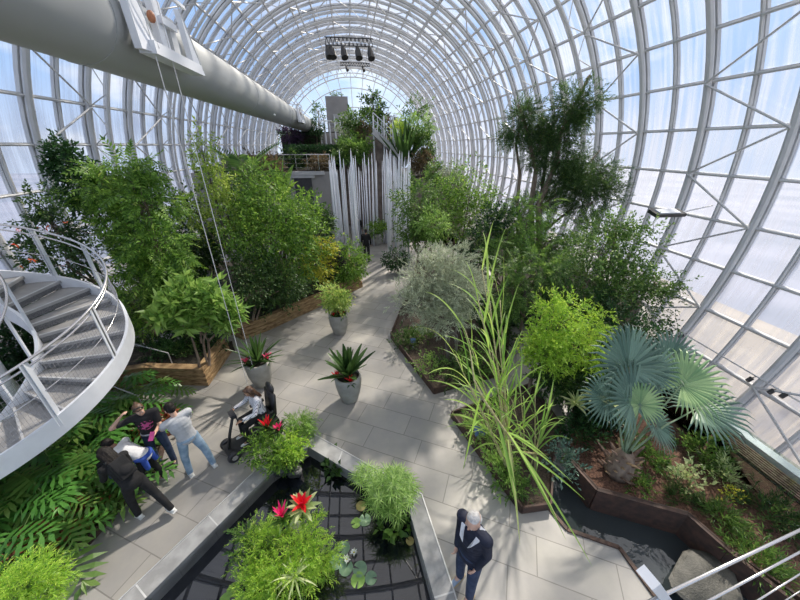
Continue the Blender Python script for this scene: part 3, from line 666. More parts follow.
def fan_palm():
    rng = np.random.default_rng(3); b = G(616, 474, .14); root = thing('fan_palm', 'silvery blue fan palm with huge pleated leaves and shaggy brown trunk', 'palm', tuple(b))
    h = .62; mb = MB(); mb.lathe([(.0, -.02), (.20, 0), (.24, .15), (.21, .35), (.15, .55), (.08, .66)], b, 18); part(mb, 'trunk', M['bark'], root, True)
    for i in range(34):
        a = i * 2.4; z = .05 + .56 * (i / 34); r = .22 - .08 * (i / 34) ; p = b + np.array([math.cos(a) * r, math.sin(a) * r, z]); d = np.array([math.cos(a) * .8, math.sin(a) * .8, .7]); mb = MB()
        L = .16 if i % 7 else .34; mb.tube([p - d * .05, p + d * L * .5, p + d * L + [0, 0, -.01]], [.05, .035, .012], 5, True, .45); part(mb, 'leaf_base', M['boot'] if i % 4 else M['boot2'], root)
    top = b + np.array([0, 0, h])
    spec = [  # hub pixel, Y, axis pixel direction, length, material
        ((632, 402), 3.55, (-.10, 1.0), (.15, -.55, .8), .90, 'silver'), ((628, 368), 3.9, (-.2, 1), (0, -.8, .55), .92, 'silver'), ((648, 372), 3.9, (.35, 1.0), (0, -.7, .6), .72, 'silver'),
        ((682, 385), 3.7, (.9, .45), (.0, -.5, .8), .85, 'silver_young'), ((698, 408), 3.5, (1, .1), (.1, -.3, .9), .88, 'silver'), ((608, 400), 3.6, (-.8, .5), (-.2, -.6, .7), .58, 'silver'),
        ((655, 425), 3.4, (.6, -.6), (.2, -.6, .75), .55, 'silver'), ((628, 350), 4.3, (0, 1), (0, -.6, .8), .6, 'silver'), ((640, 405), 3.5, (.25, .9), (0, -.35, .9), .5, 'silver_young'), ((668, 362), 4.1, (.6, .9), (.1, -.6, .7), .75, 'silver')]
    for (hx, hy), Y, (dx, dy), nr, L, m in spec:
        hub = P(hx, hy, Y); ax = _rt * dx + _up * dy * .8 + np.array([0, .25, .1]); mb = MB(); mid = (top + hub) / 2 + np.array([0, 0, .10]); 
        fr = thing_part('frond', root); mb.tube([top - [0, 0, .15], mid, hub], [.022, .016, .012], 6); part2(mb, 'petiole', M['petiole'], fr, root)
        mb = MB(); fan_leaf(mb, hub, ax, nr, L, rng=rng); part2(mb, 'blade', LM[m], fr, root)
    return root
def part2(mb, name, m, parent, root, smooth=False, label=None):    # a sub-part in world coordinates
    o = mb.build(name, m, None, smooth, loc=np.array(root.location)); o.location = (0, 0, 0); o.parent = parent
    if label: o['label'] = label
    return o
def thing_part(name, root): o = bpy.data.objects.new(name, None); COL.objects.link(o); o.parent = root; o.empty_display_size = .05; return o
M['boot'] = mat('palm_boots', (.10, .06, .045), .9, scale=12, col2=(.24, .17, .13)); M['boot2'] = mat('pale_palm_boots', (.30, .20, .11), .85, scale=12, col2=(.42, .30, .18))
M['petiole'] = mat('petiole', (.22, .30, .18), .5, var=.2)
fan_palm()
# ---- tall cane grass with long arching leaves
def cane(name, label, base, stalks, seed, Lr=(.9, 1.5), w=.045, leaf='cane', per=7):
    rng = np.random.default_rng(seed); base = np.asarray(base, float); root = thing(name, label, 'grass', tuple(base))
    for tipx, r in stalks:
        tip = np.asarray(tipx, float); o = base + np.array([rng.uniform(-.08, .08), rng.uniform(-.08, .08), 0]); mb = MB()
        mid = (o + tip) / 2 + np.array([0, 0, .18 * np.linalg.norm(tip - o) * (1 if abs(tip[2] - o[2]) < 1.2 * np.hypot(*(tip - o)[:2]) else .1)])
        ts = np.linspace(0, 1, 9); pts = [(1 - t) ** 2 * o + 2 * t * (1 - t) * mid + t * t * tip for t in ts]; mb.tube(pts, np.linspace(r, r * .5, 9), 6)
        st = thing_part('cane', root); part2(mb, 'stalk', M['cane_stalk'], st, root, True)
        lf = MB(); ax = unit(tip - pts[-3])
        for i in range(per):
            t = .35 + .65 * i / (per - 1); p = pts[min(8, int(t * 8))]; a = rng.uniform(0, 6.28); d = ax * (.8 + t * .9) + np.array([math.cos(a), math.sin(a), .35]) * (.95 - .35 * t)
            strap(lf, p, d, rng.uniform(*Lr), w * rng.uniform(.7, 1.1), 1.5 - .5 * t, 10, .3, 1.0, rng.uniform(-.6, .6))
        part2(lf, 'leaves', LM[leaf], st, root)
    return root
M['cane_stalk'] = mat('cane_stalk', (.34, .30, .12), .5, scale=14, col2=(.55, .50, .26), stretch=(.3, .3, 3))
bC = G(512, 478, .08)
cane('giant_cane_grass', 'tallest clump of arching yellow-green cane grass in front of the olive tree', bC,
     [(P(488, 290, 4.6), .020), (P(478, 300, 4.3), .018), (P(498, 330, 4.3), .018), (P(470, 385, 3.4), .016), (P(500, 300, 4.8), .018), (P(455, 355, 4.1), .014), (P(482, 270, 4.9), .016), (P(492, 350, 4.0), .016), (P(465, 330, 4.4), .014)], 71, Lr=(.7, 1.35), w=.040, per=9)
def leaning_cane():
    mb = MB(); base = G(548, 455, .1); root = thing('fallen_cane', 'bent cane stem arching low to the right with long narrow leaves over the path', 'grass', tuple(base)); rng = np.random.default_rng(5)
    pts = [base, P(520, 452, 3.15), P(503, 428, 3.0), P(484, 400, 2.95), P(474, 380, 3.0), P(470, 350, 3.15)]; part(MB().tube(pts, [.02, .019, .017, .015, .012, .008], 6), 'stalk', M['cane_stalk'], root, True)
    lf = MB()
    def lf_to(a, b, sag=.05, w=.035):
        a = np.asarray(a); b = np.asarray(b); k = 9; V = []; s = unit(np.cross(b - a, [0, 0, 1.0]))
        for i in range(k + 1):
            t = i / k; p = a + (b - a) * t + np.array([0, 0, sag * 4 * t * (1 - t)]); ww = w * .5 * min(1, .5 + 2 * t) * (1 - t ** 3) + .001; V += [p - s * ww, p - [0, 0, ww * .3], p + s * ww]
        lf.add(V, [[i * 3, i * 3 + 1, i * 3 + 4, i * 3 + 3] for i in range(k)] + [[i * 3 + 1, i * 3 + 2, i * 3 + 5, i * 3 + 4] for i in range(k)])
    c = P(508, 432, 3.0); d = P(497, 420, 3.0)
    for (x, y, Y), s in [((549, 459, 2.6), c), ((572, 482, 2.3), c), ((558, 520, 1.9), c), ((566, 540, 1.75), c), ((592, 566, 1.7) , P(520, 450, 2.8)), ((518, 500, 2.3), d), ((517, 512, 2.2), d), ((463, 470, 2.9), P(480, 398, 2.95)), ((447, 425, 3.2), P(472, 380, 3.0)), ((520, 545, 1.95), P(508, 440, 2.9)), ((585, 500, 2.2), P(520, 450, 2.9))]:
        lf_to(s, P(x, y, Y))
    part(lf, 'leaves', LM['cane'], root)
leaning_cane()
cane('cane_grass', 'second clump of arching green grass leaning right beside the path', G(530, 470, .08), [(P(535, 395, 3.7), .012), (P(520, 385, 3.9), .012), (P(548, 410, 3.6), .012), (P(512, 400, 3.6), .010), (P(540, 430, 3.3), .010)], 72, Lr=(.5, .95), w=.035, leaf='grass', per=9)
cane('sedge_clump', 'low clump of green blades at the steel-edged corner by the path', G(490, 440, .1), [(P(486, 400, 3.9), .008), (P(500, 405, 3.8), .008), (P(478, 415, 3.8), .007)], 73, Lr=(.4, .8), w=.022, leaf='grass', per=10)
# ---- bed fillers
def patch(name, label, cat, p, r, h, T, n, s, leaf, seed, group=None, down=-.5, z=.1):
    rng = np.random.default_rng(seed); p = np.array([p[0], p[1], z]); root = thing(name, label, cat, tuple(p), group=group)
    fo = MB(); foliage(fo, T, [(p + [0, 0, h * .45], (r, r, h * .55))], n, s, rng, out=.6, down=down, sub=16, subr=.3, shell=.5)
    part(fo, 'foliage', LM[leaf], root); st = MB()
    for i in range(5): a = rng.uniform(0, 6.28); st.tube([p, p + [math.cos(a) * r * .5, math.sin(a) * r * .5, h * .5]], .006, 4)
    part(st, 'stem', M['stem'], root); return root
PL = [ # label, px, py, radius, height, leaf, template, n, size
 ('low leafy plant in the pointed tip of the olive tree bed', 405, 345, .38, .45, 'dark', T_c, 120, .20),
 ('low plant with blue-grey tint at the foot of the olive tree', 418, 340, .30, .4, 'mid', T_c, 110, .22),
 ('mid-green groundcover along the near edge of the olive bed', 430, 370, .38, .35, 'grass', T_c, 110, .18),
 ('bushy green groundcover right of the olive trunks', 470, 372, .55, .55, 'mid', T_c, 260, .22),
 ('leafy clump at the near corner of the olive bed', 455, 380, .45, .45, 'dark', T_c2, 140, .22),
 ('fine green clump behind the olive trunks', 500, 340, .45, .6, 'dark', T_c, 260, .24),
 ('shaded shrub on the right edge of the olive bed', 510, 320, .5, .8, 'deep', T_c, 300, .24),
 ('grassy tuft beside the blue flowers in the cane bed', 476, 435, .25, .3, 'grass', T_c2, 90, .22),
 ('lily-turf clump along the steel edge of the cane bed', 500, 470, .28, .3, 'grass', T_c2, 120, .24),
 ('dark clump near the low corner of the cane bed', 515, 490, .22, .25, 'mid', T_c2, 80, .2),
 ('blue-grey leaved plant between cane grass and fan palm', 560, 462, .28, .35, 'silver', T_c, 80, .22),
 ('dark glossy clump left of the palm trunk', 580, 440, .35, .45, 'deep', T_c, 180, .2),
 ('bright green tuft right of the palm trunk', 645, 460, .24, .3, 'mid', T_c2, 130, .24),
 ('green clump in front of the palm trunk by the rusted wall', 636, 486, .18, .2, 'mid', T_c2, 90, .2),
 ('silver-leaved small shrub on the open mulch', 688, 487, .20, .4, 'variegated', T_c, 40, .24),
 ('feathery green clump by the angled rusted wall', 682, 500, .18, .2, 'dark', T_fine, 140, .22),
 ('ferny clump at the right end of the rusted wall', 722, 520, .2, .22, 'mid', T_fine, 140, .24),
 ('green tuft behind the railing rods at lower right', 750, 560, .26, .26, 'mid', T_fine, 170, .26),
 ('pale fern near the glass balustrade', 720, 480, .22, .3, 'variegated', T_fine, 60, .26),
 ('yellow-flecked plant on the mulch by the balustrade', 727, 498, .12, .3, 'yellow', T_c, 26, .14),
 ('dark green plant at the far right of the mulch bed', 770, 520, .35, .35, 'dark', T_fine, 180, .26),
 ('shaded clump under the palm leaves at right', 700, 455, .35, .4, 'mid', T_c2, 140, .26)]
NM = ['groundcover_plant', 'leafy_perennial']
for i, (lab, x, y, r, h, lf, T, n, s) in enumerate(PL): patch(NM[i % 2], lab, 'plant', G(x, y, .12), r, h, T, n, s, lf, 100 + i)
# rows of shrubs on the far right bank
rngb = np.random.default_rng(12)
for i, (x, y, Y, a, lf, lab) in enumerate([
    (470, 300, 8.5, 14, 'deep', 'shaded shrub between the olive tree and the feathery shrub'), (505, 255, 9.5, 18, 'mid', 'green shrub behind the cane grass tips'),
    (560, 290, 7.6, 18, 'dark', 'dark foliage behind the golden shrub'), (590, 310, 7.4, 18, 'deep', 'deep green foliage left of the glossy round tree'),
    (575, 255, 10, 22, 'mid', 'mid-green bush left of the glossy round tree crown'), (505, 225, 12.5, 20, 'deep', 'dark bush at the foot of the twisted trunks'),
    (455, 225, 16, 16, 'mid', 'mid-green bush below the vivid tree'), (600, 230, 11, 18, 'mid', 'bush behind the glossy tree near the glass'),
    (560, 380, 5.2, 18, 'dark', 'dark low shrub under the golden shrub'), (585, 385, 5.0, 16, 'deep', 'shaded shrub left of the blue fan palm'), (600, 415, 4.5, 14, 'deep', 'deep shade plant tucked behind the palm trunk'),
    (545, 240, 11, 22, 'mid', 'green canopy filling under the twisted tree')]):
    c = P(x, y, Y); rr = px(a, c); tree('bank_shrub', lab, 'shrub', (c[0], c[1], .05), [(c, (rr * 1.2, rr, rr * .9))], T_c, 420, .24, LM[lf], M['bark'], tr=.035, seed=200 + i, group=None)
# bromeliads with pale striped leaves left of the palm
for i, (x, y) in enumerate([(592, 398), (575, 405), (608, 408)]):
    rosette_plant('striped_bromeliad', 'pale striped rosette plant, ' + ['nearest the blue palm leaves of three' , 'leftmost of three under the golden shrub', 'lowest of three behind the palm trunk'][[0, 1, 2][i]], 'bromeliad', P(x, y, 4.4), 20, .34, .06, LM['variegated'], 90 + i, droop=.9)
# ---- philodendron bed under the stair
T_ph = T_lobed()
def philodendron(label, p, n, L, seed, leaf='philo', h=.45, name='philodendron', T=T_ph, cat='philodendron'):
    rng = np.random.default_rng(seed); p = np.array([p[0], p[1], .08]); root = thing(name, label, cat, tuple(p))
    for i in range(n):
        a = i * 2.4 + rng.uniform(-.3, .3); el = 1.25 - 1.0 * i / n; d = np.array([math.cos(a) * math.cos(el), math.sin(a) * math.cos(el), math.sin(el)]); tip = p + d * h * rng.uniform(.8, 1.4) * 1.5; tip[2] = max(tip[2], .22)
        mid = (p + tip) / 2 + [0, 0, .08]; part(MB().tube([p, mid, tip], [.011, .009, .006], 5), 'petiole', M['stem'], root, True)
        dd = np.array([[math.cos(a), math.sin(a), .15 - .5 * i / n]]); part(MB().inst(T, frames(dd) * L * rng.uniform(.8, 1.15), tip[None]), 'leaf', LM[leaf], root)
    return root
PH = [(108, 420, 'beside the stair outer edge'), (90, 455, 'in the middle of the bed behind the woman in black'), (120, 398, 'nearest the low grey handrail'), (60, 480, 'with the palest big lobed leaf'), (35, 505, 'in the deep left of the bed'), (20, 530, 'at the left frame edge'), (65, 515, 'behind the rust-coloured plants'), (100, 480, 'just left of the bent woman'), (130, 425, 'behind the boy in white'), (10, 490, 'under the lowest stair edge'), (45, 455, 'hidden beneath the stair'), (85, 430, 'tight under the curved stair stringer'), (140, 405, 'at the top tip of the bed'), (5, 560, 'at the lower left corner of the bed')]
for i, (x, y, l) in enumerate(PH): philodendron('philodendron with deeply cut leaves ' + l, G(x, y, .3), 11, .50, 300 + i, leaf='philo' if i % 3 else 'mid')
T_h = T_leaf(.95, .1, .15)
for i, (x, y, r, l) in enumerate([(62, 535, .30, 'rust-brown leaved plant at the low tip of the philodendron bed'), (45, 545, .25, 'brownish plant left of the rust-brown leaves'), (158, 432, .28, 'bronze-leaved plant beside the woman holding a phone'), (140, 478, .22, 'bronze and green plant at the path edge below the boy'), (82, 520, .22, 'small copper plant behind the bed edging')]):
    patch('coral_bells', l, 'plant', G(x, y, .1), r, .32, T_h, 130, .15, 'rust' if i != 3 else 'variegated', 400 + i)
for i, (x, y, r, l) in enumerate([(110, 505, .25, 'dark low plants along the philodendron bed edge'), (95, 525, .2, 'low green plant near the steel edging by the path'), (125, 490, .2, 'small green plant right under the bending woman')]):
    patch('edging_plant', l, 'plant', G(x, y, .1), r, .2, T_c, 90, .16, 'mid', 420 + i)
# planter fillings
for i, (x, y, l) in enumerate([(165, 352, 'left part'), (190, 345, 'middle'), (210, 340, 'right part'), (150, 340, 'far left'), (182, 330, 'rear')]):
    patch('planter_groundcover', 'dark glossy groundcover at the %s of the low timber planter' % l, 'plant', G(x, y, .5), .42, .35, T_c, 240, .2, 'dark' if i % 2 else 'deep', 430 + i, z=.38)
for i, (x, y, l) in enumerate([(255, 308, 'nearest corner'), (275, 300, 'second clump from the near corner'), (295, 292, 'middle'), (312, 283, 'just past the middle'), (330, 278, 'beside the purple shrub'), (345, 272, 'far end')]):
    patch('planter_groundcover', 'low green plants in the long timber planter, %s' % l, 'plant', G(x, y, .5), .38, .32, T_c, 170, .2, ['deep', 'dark', 'mid'][i % 3], 440 + i, z=.36)
# lime conifer at the lower left corner
rngx = np.random.default_rng(3)
tree('golden_conifer', 'bright lime feathery shrub in the bottom left corner', 'shrub', (*G(25, 600)[:2], .0), [blob(25, 585, 2.1, 24, 18), blob(50, 590, 2.1, 14, 14), blob(5, 592, 2.1, 20, 20)], T_fine, 900, .12, LM['lime'], M['stem'], tr=.02, seed=450)

for i, (x, y, X, h, l) in enumerate([(8, 395, -7.3, .9, 'dark shrub seen through the open centre of the spiral stair'), (30, 345, -7.2, 1.0, 'shaded shrub behind the inner stair stringer'), (5, 340, -7.5, 1.3, 'tall dark shrub at the glass behind the spiral stair')]):
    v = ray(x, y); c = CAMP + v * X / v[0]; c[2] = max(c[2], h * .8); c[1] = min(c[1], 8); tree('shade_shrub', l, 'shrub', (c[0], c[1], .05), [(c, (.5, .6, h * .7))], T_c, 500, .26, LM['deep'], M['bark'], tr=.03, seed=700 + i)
# ================================================================ far end: terraces, walls, stair, tower
def PX(x, y, X): v = ray(x, y); return CAMP + v * X / v[0]
M['wall'] = mat('rendered_wall', (.30, .29, .28), .85, var=.1, scale=1.2, bump=.1)
M['brownwall'] = mat('brown_stone_wall', (.20, .16, .14), .9, scale=3, col2=(.30, .25, .22), bump=.3)
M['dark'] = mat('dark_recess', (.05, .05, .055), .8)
def ter(name, label, x0, x1, y0, y1, z, m, mat2=None):
    root = thing(name, label, 'terrace', ((x0 + x1) / 2, (y0 + y1) / 2, 0)); part(MB().box(((x0 + x1) / 2, (y0 + y1) / 2, z / 2), (x1 - x0, y1 - y0, z)), 'retaining_wall', m, root)
    part(MB().box(((x0 + x1) / 2, (y0 + y1) / 2, z + .04), (x1 - x0 - .3, y1 - y0 - .3, .10)), 'soil', M['dark_soil'], root); return root
zA = P(300, 172, 21.0)[2]; xA = P(333, 180, 21.0)[0]
t1 = ter('lower_terrace', 'grey rendered retaining wall with a square dark opening left of the white rods', -9.2, xA, 21.0, 25.5, zA, M['wall'])
a, b = P(294, 178, 20.98), P(314, 200, 20.98)
part(MB().box(((a[0] + b[0]) / 2, 20.98, (a[2] + b[2]) / 2), (b[0] - a[0], .10, a[2] - b[2])), 'opening', M['dark'], t1)  # solid slab on the wall face; the opening's shade is put into its dark colour
part(MB().box(((a[0] + b[0]) / 2, 20.95, a[2] + .08), (b[0] - a[0] + .4, .2, .16)).box((-4.4, 20.93, zA - .06), (5.6, .2, .2)), 'lintel', M['concrete'], t1)
z2 = P(340, 150, 25.6)[2]; x2 = P(362, 150, 25.6)[0]
ter('middle_terrace', 'planted dark terrace block behind the grey retaining wall', -9.0, x2, 25.6, 31, z2 - .5, M['brownwall'])
z3 = P(370, 148, 24.5)[2]
ter('stone_terrace', 'brown stone terrace wall rising behind the white rods', P(366, 150, 24.5)[0], P(402, 150, 24.5)[0], 24.5, 30, P(375, 136, 24.5)[2], M['brownwall'])
ter('upper_terrace', 'high concrete terrace below the square tower', -5.5, 4.5, 33, 39, P(340, 133, 33)[2], M['wall'])
ter('right_terrace', 'stepped planted terrace under the palms at the far right end', P(402, 170, 23)[0], 8.2, 23, 33, P(420, 178, 23)[2], M['brownwall'])
tw = thing('tower', 'square grey windowless tower block in front of the round end window', 'building', (P(336, 100, 39.6)[0], 41, 0))
a, b = P(325, 96, 39.6), P(347.5, 96, 39.6)
part(MB().box(((a[0] + b[0]) / 2, 41.0, a[2] / 2), (b[0] - a[0], 2.8, a[2])), 'wall', M['wall'], tw)
a2, b2 = P(333, 114, 39.3), P(350, 114, 39.3)
part(MB().box(((a2[0] + b2[0]) / 2, 39.45, a2[2] / 2), (b2[0] - a2[0], .3, a2[2])), 'annex', M['concrete'], tw)
# far staircase
st = thing('concrete_staircase', 'concrete flight with thin railing descending right above the white rods', 'stairs', tuple(P(385, 150, 23.8) * [1, 1, 0]))
A_, B_ = P(373, 132, 23.8), P(402, 158, 23.8)
part(MB().beam(A_, B_, 1.0, .34), 'stringer', M['concrete'], st)
mb = MB()
for i in range(14):
    p = A_ + (B_ - A_) * (i + .5) / 14; mb.box(p + [0, 0, .22], (.19, .9, .10))
part(mb, 'step', M['concrete'], st)
part(MB().beam(A_ + [0, -.45, 1.1], B_ + [0, -.45, 1.1], .05, .05).beam(A_ + [0, -.45, .7], B_ + [0, -.45, .7], .03, .03), 'handrail', M['steel_light'], st)
for i in range(8):
    p = A_ + (B_ - A_) * i / 7 + [0, -.45, .15]; part(MB().tube([p, p + [0, 0, .95]], .022, 5), 'post', M['steel_light'], st)
for x in (373.5, 384, 393):
    p = P(x, 128, 23.6); part(MB().tube([(p[0], p[1], 0), p + [0, 0, .7]], .06, 6), 'column', M['steel_light'], st)
# railings of the terraces
def railing(label, x0, x1, Y, z, h=.95, n=9, m='chrome'):
    r = thing('railing', label, 'railing', ((x0 + x1) / 2, Y, z)); part(MB().tube([(x0, Y, z + h), (x1, Y, z + h)], .03, 6), 'handrail', M[m], r)
    for i in range(3): part(MB().tube([(x0, Y, z + h * (i + 1) / 4), (x1, Y, z + h * (i + 1) / 4)], .008, 4), 'wire', M[m], r)
    for i in range(n): x = x0 + (x1 - x0) * i / (n - 1); part(MB().tube([(x, Y, z), (x, Y, z + h)], .022, 5), 'post', M[m], r)
railing('thin metal railing on top of the grey retaining wall', -6.6, xA - .1, 21.2, zA)
railing('pale railing in front of the tower between short white posts', P(318, 130, 32.6)[0], P(352, 130, 32.6)[0], 33.2, P(340, 133, 33)[2], 1.0, 7, 'steel_light')
# hedge and far plants
def hedge(label, x0, x1, y0, y1, z0, z1, leaf, seed, n=2600, s=.34):
    rng = np.random.default_rng(seed); root = thing('hedge', label, 'hedge', ((x0 + x1) / 2, (y0 + y1) / 2, z0)); fo = MB(); m = n
    p = rng.uniform([x0, y0, z0], [x1, y1, z1], (m, 3)); k = rng.integers(0, 3, m); p[k == 0, 1] = y0; p[k == 1, 2] = z1
    d = unit(rng.normal(size=(m, 3)) + np.where(k[:, None] == 0, [[0, -1, 0]], [[0, 0, 1]])); fo.inst(T_c, frames(d, rng=rng) * s, p); part(fo, 'foliage', LM[leaf], root)
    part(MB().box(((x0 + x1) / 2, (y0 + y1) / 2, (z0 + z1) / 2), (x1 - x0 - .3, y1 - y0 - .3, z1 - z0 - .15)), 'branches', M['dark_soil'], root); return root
hedge('long clipped dark green hedge above the grey retaining wall', P(285, 150, 24)[0], P(341, 150, 24)[0], 24, 25.2, zA, P(300, 149, 24)[2], 'deep', 500, 1500)
hedge('dark hedge behind the tube end under the tower', P(279, 140, 31)[0], P(322, 140, 31)[0], 31, 32.2, 3.0, P(300, 134, 31)[2], 'deep', 501, 900, .4)
FAR = [ # name, label, px, py, Y, rx, ry, leaf, n, size, T
 ('far_bush', 'olive-green bush hanging over the rods left of the far stairs', 352, 152, 23.5, 16, 7, 'mid', 420, .5, T_c), ('far_bush', 'bright bush on the stone terrace left of the far stairs', 352, 141, 25.0, 13, 7, 'bright', 300, .5, T_c),
 ('far_tree', 'large spreading green tree above the far stairs', 365, 124, 26.5, 20, 8, 'mid', 500, .55, T_c), ('far_tree', 'layered slender tree standing against the end window', 373, 108, 27, 9, 7, 'dark', 130, .6, T_c),
 ('far_tree', 'thin top of the layered tree against the end window', 372, 95, 27.2, 4, 3.5, 'dark', 45, .5, T_c), ('far_bush', 'orange-tinged bush left of the far stairs', 366, 133, 25.2, 6, 7, 'brown', 140, .4, T_c2),
 ('far_bush', 'brownish-red bush right above the far stairs', 389, 124, 27, 9, 7, 'brown', 180, .45, T_c2), ('far_bush', 'yellow-green upright plant right of the far stairs', 398, 134, 24.5, 5, 10, 'yellowgreen', 200, .4, T_c2),
 ('far_tree', 'bright green palm-like crown at the right of the end window', 414, 127, 25, 12, 8, 'grass', 300, .6, T_pinf), ('far_tree', 'loose airy tree touching the right of the end window', 417, 110, 27, 11, 8, 'mid', 100, .5, T_c),
 ('far_bush', 'green plants spilling down the right terrace', 424, 145, 23.5, 8, 14, 'mid', 320, .5, T_c), ('far_bush', 'dry brown fronds on the right terrace', 421, 163, 22.5, 10, 7, 'brown', 260, .5, T_c2),
 ('far_bush', 'dark bush at the left of the square tower', 316, 128, 31, 5, 4, 'deep', 80, .5, T_c), ('far_tree', 'small feathery tree left of the square tower', 318, 112, 36, 4, 6, 'mid', 60, .5, T_c),
 ('far_bush', 'pale foliage in front of the tower annex', 345, 128, 30, 8, 4, 'olive', 120, .5, T_c), ('far_bush', 'brown and green mixed plants on the grey wall', 318, 163, 21.8, 12, 5, 'brown', 300, .35, T_c2),
 ('far_bush', 'dark plants at the left end of the grey wall', 290, 160, 22.2, 9, 7, 'dark', 260, .4, T_c), ('far_bush', 'reddish-brown foliage under the white tube end', 289, 134, 30, 8, 4, 'purple', 160, .5, T_c2),
 ('far_bush', 'bright bush at the far right below the terrace', 436, 172, 20, 10, 8, 'mid', 260, .4, T_c), ('far_bush', 'pale flowering bush behind the vivid tree', 452, 172, 19, 9, 6, 'olive', 160, .4, T_c),
 ('far_bush', 'green bush low behind the right-hand rods', 405, 190, 20, 8, 10, 'dark', 240, .4, T_c), ('far_bush', 'low dark bush at the foot of the right-hand rods', 397, 258, 14.6, 10, 8, 'deep', 260, .3, T_c),
 ('far_bush', 'bush growing on the roof edge of the tower', 336, 95, 41, 5, 1.5, 'mid', 40, .4, T_c)]
for i, (nm, lab, x, y, Y, a, b, lf, n, s, T) in enumerate(FAR):
    c = P(x, y, Y); zb = {True: 0}.get(Y < 20.9, None)
    if zb is None: zb = max(0, c[2] - px(b, c) - 1.2)
    if Y < 20.9: zb = .0
    tree(nm, lab, 'tree' if 'tree' in nm else 'shrub', (c[0], c[1], zb), [(c, (px(a, c), px(a, c) * .8, px(b, c)))], T, n, s, LM[lf], M['bark'], tr=.06, seed=520 + i)
rosette_plant('agave', 'big dark blue-green agave with sword leaves right of the far stairs', 'agave', P(404, 168, 23.6), 34, 3.0, .34, LM['dark'], 560, el=(1.5, .8), droop=.1)
# ================================================================ white rods
rng = np.random.default_rng(77); M['rod'] = mat('white_rod', (.80, .82, .88), .35, var=.03)
rods = []
for i in range(34): rods.append((rng.uniform(329, 357), rng.uniform(15.6, 19.5)))
for i in range(24): rods.append((rng.uniform(352, 396), rng.uniform(19.4, 20.6)))
for i in range(26): rods.append((rng.uniform(386, 410), rng.uniform(15.2, 19.0)))
for i, (x, Y) in enumerate(rods):
    top = P(x, rng.uniform(148, 172), Y); X = top[0]; h = top[2]; r = rng.uniform(.026, .05); ln = rng.normal(0, .03)
    o = MB().tube([(X, Y, 0), (X + ln * .3, Y, h * .5), (X + ln, Y, h * .93), (X + ln * 1.05, Y, h)], [r, r * .95, r * .75, .006], 8).build('white_rod', M['rod'], loc=(X, Y, 0), smooth=True)
    tag(o, 'slender white pointed rod standing in the dense cluster around the path', 'sculpture rod', 'white rods of the path sculpture')
for i in range(7):                       # short rods by the tower
    p = P(319 + i * 5.1, 116 + (i % 3) * 3, 32.4); z0 = P(319, 138, 32.4)[2]
    o = MB().tube([(p[0], p[1], 0), (p[0], p[1], p[2] - .3), p], [.08, .07, .01], 7).build('white_rod', M['rod'], loc=(p[0], p[1], 0)); tag(o, 'white pointed rod in the row in front of the distant tower', 'sculpture rod', 'white rods before the tower')
# ================================================================ the big tube
TX, TZ, TR = -3.60, CAMH + 1.60, .585
tb = thing('suspended_tube', 'huge pale grey tube spanning the hall high on the left', 'tube', (TX, 14, TZ))
mb = MB(); ys = [-4, 0, 4, 8, 12, 16, 20, 24, 28, 32, 34.2]; mb.tube([(TX, y, TZ) for y in ys], TR, 40, True); part(mb, 'shell', M['tube'], tb, True)
for y in (6.0, 13.5, 21, 28.5): part(MB().tube([(TX, y - .03, TZ), (TX, y + .03, TZ)], TR + .008, 40), 'seam_band', M['tube'], tb)
for y in (3.4, 16.5): part(MB().ell((TX + TR * .75, y, TZ - TR * .72), (.05, .05, .05), 10), 'sensor', M['white'], tb, True)
def cradle(label, k0, s):
    Xf = TX + TR + .06; root = thing('access_cradle', label, 'cradle', (Xf, k0, TZ))
    def q(u, v, d=0): return np.array([Xf + d, k0 + u * s, TZ + v * s])
    # outline: a white box frame hugging the tube's side
    mb = MB(); mb.box(q(.75, -.30, .10), (.24, 1.7 * s, .16 * s)); part(mb, 'ledge', M['steel_light'], root)
    for u, w in ((-.1, .36), (1.62, .20)):
        V = [q(u - w / 2, -.36, .12), q(u + w / 2, -.36, .2), q(u + w / 2 - .08, .62, .04), q(u - w / 2 + .1, .62, .04)]
        V2 = [v - [.10, 0, 0] for v in V]; mb = MB(); mb.add(V + V2, [[0, 1, 2, 3], [7, 6, 5, 4], [0, 4, 5, 1], [1, 5, 6, 2], [2, 6, 7, 3], [3, 7, 4, 0]]); part(mb, 'side_plate', M['steel_light'], root)
    part(MB().beam(q(-.2, .66, .1), q(1.7, .66, .1), .05, .05), 'top_rail', M['steel_light'], root)
    part(MB().box(q(.55, .12, .06), (.10, .26 * s, .62 * s)), 'winch_plate', M['steel_light'], root); part(MB().box(q(.95, .05, .06), (.08, .22 * s, .52 * s)), 'winch_plate', M['steel'], root)
    part(MB().box(q(.75, .18, .10), (.12, .5 * s, .10 * s)), 'crossbar', M['steel_light'], root)
    part(MB().ell(q(.3, .15, .10), (.06, .05, .08), 10), 'pulley', mat('terracotta_pulley' + label[:3], (.35, .14, .07), .5), root, True)
    part(MB().tube([q(-.2, .66, .1), q(.0, -.3, .22)], .012, 5), 'brace', M['steel'], root); part(MB().tube([q(1.4, .66, .1), q(1.6, -.3, .22)], .012, 5), 'brace', M['steel'], root)
cradle('white metal access cradle hung on the side of the tube with two long cables', 6.35, 1.0)
cradle('smaller far white cradle near the end of the tube', 22.6, .95)
for i, (bx, by, lab) in enumerate([(196, 200, 'left of the two long steel cables dropping from the tube to the floor'), (209, 200, 'right of the two long steel cables dropping from the tube to the floor')]):
    p = PX(bx, by, -2.80); o = MB().tube([(p[0], p[1], .0), (p[0], p[1], TZ + .55)], .007, 6).build('hanging_cable', M['steel'], loc=(p[0], p[1], 0)); tag(o, lab, 'cable')
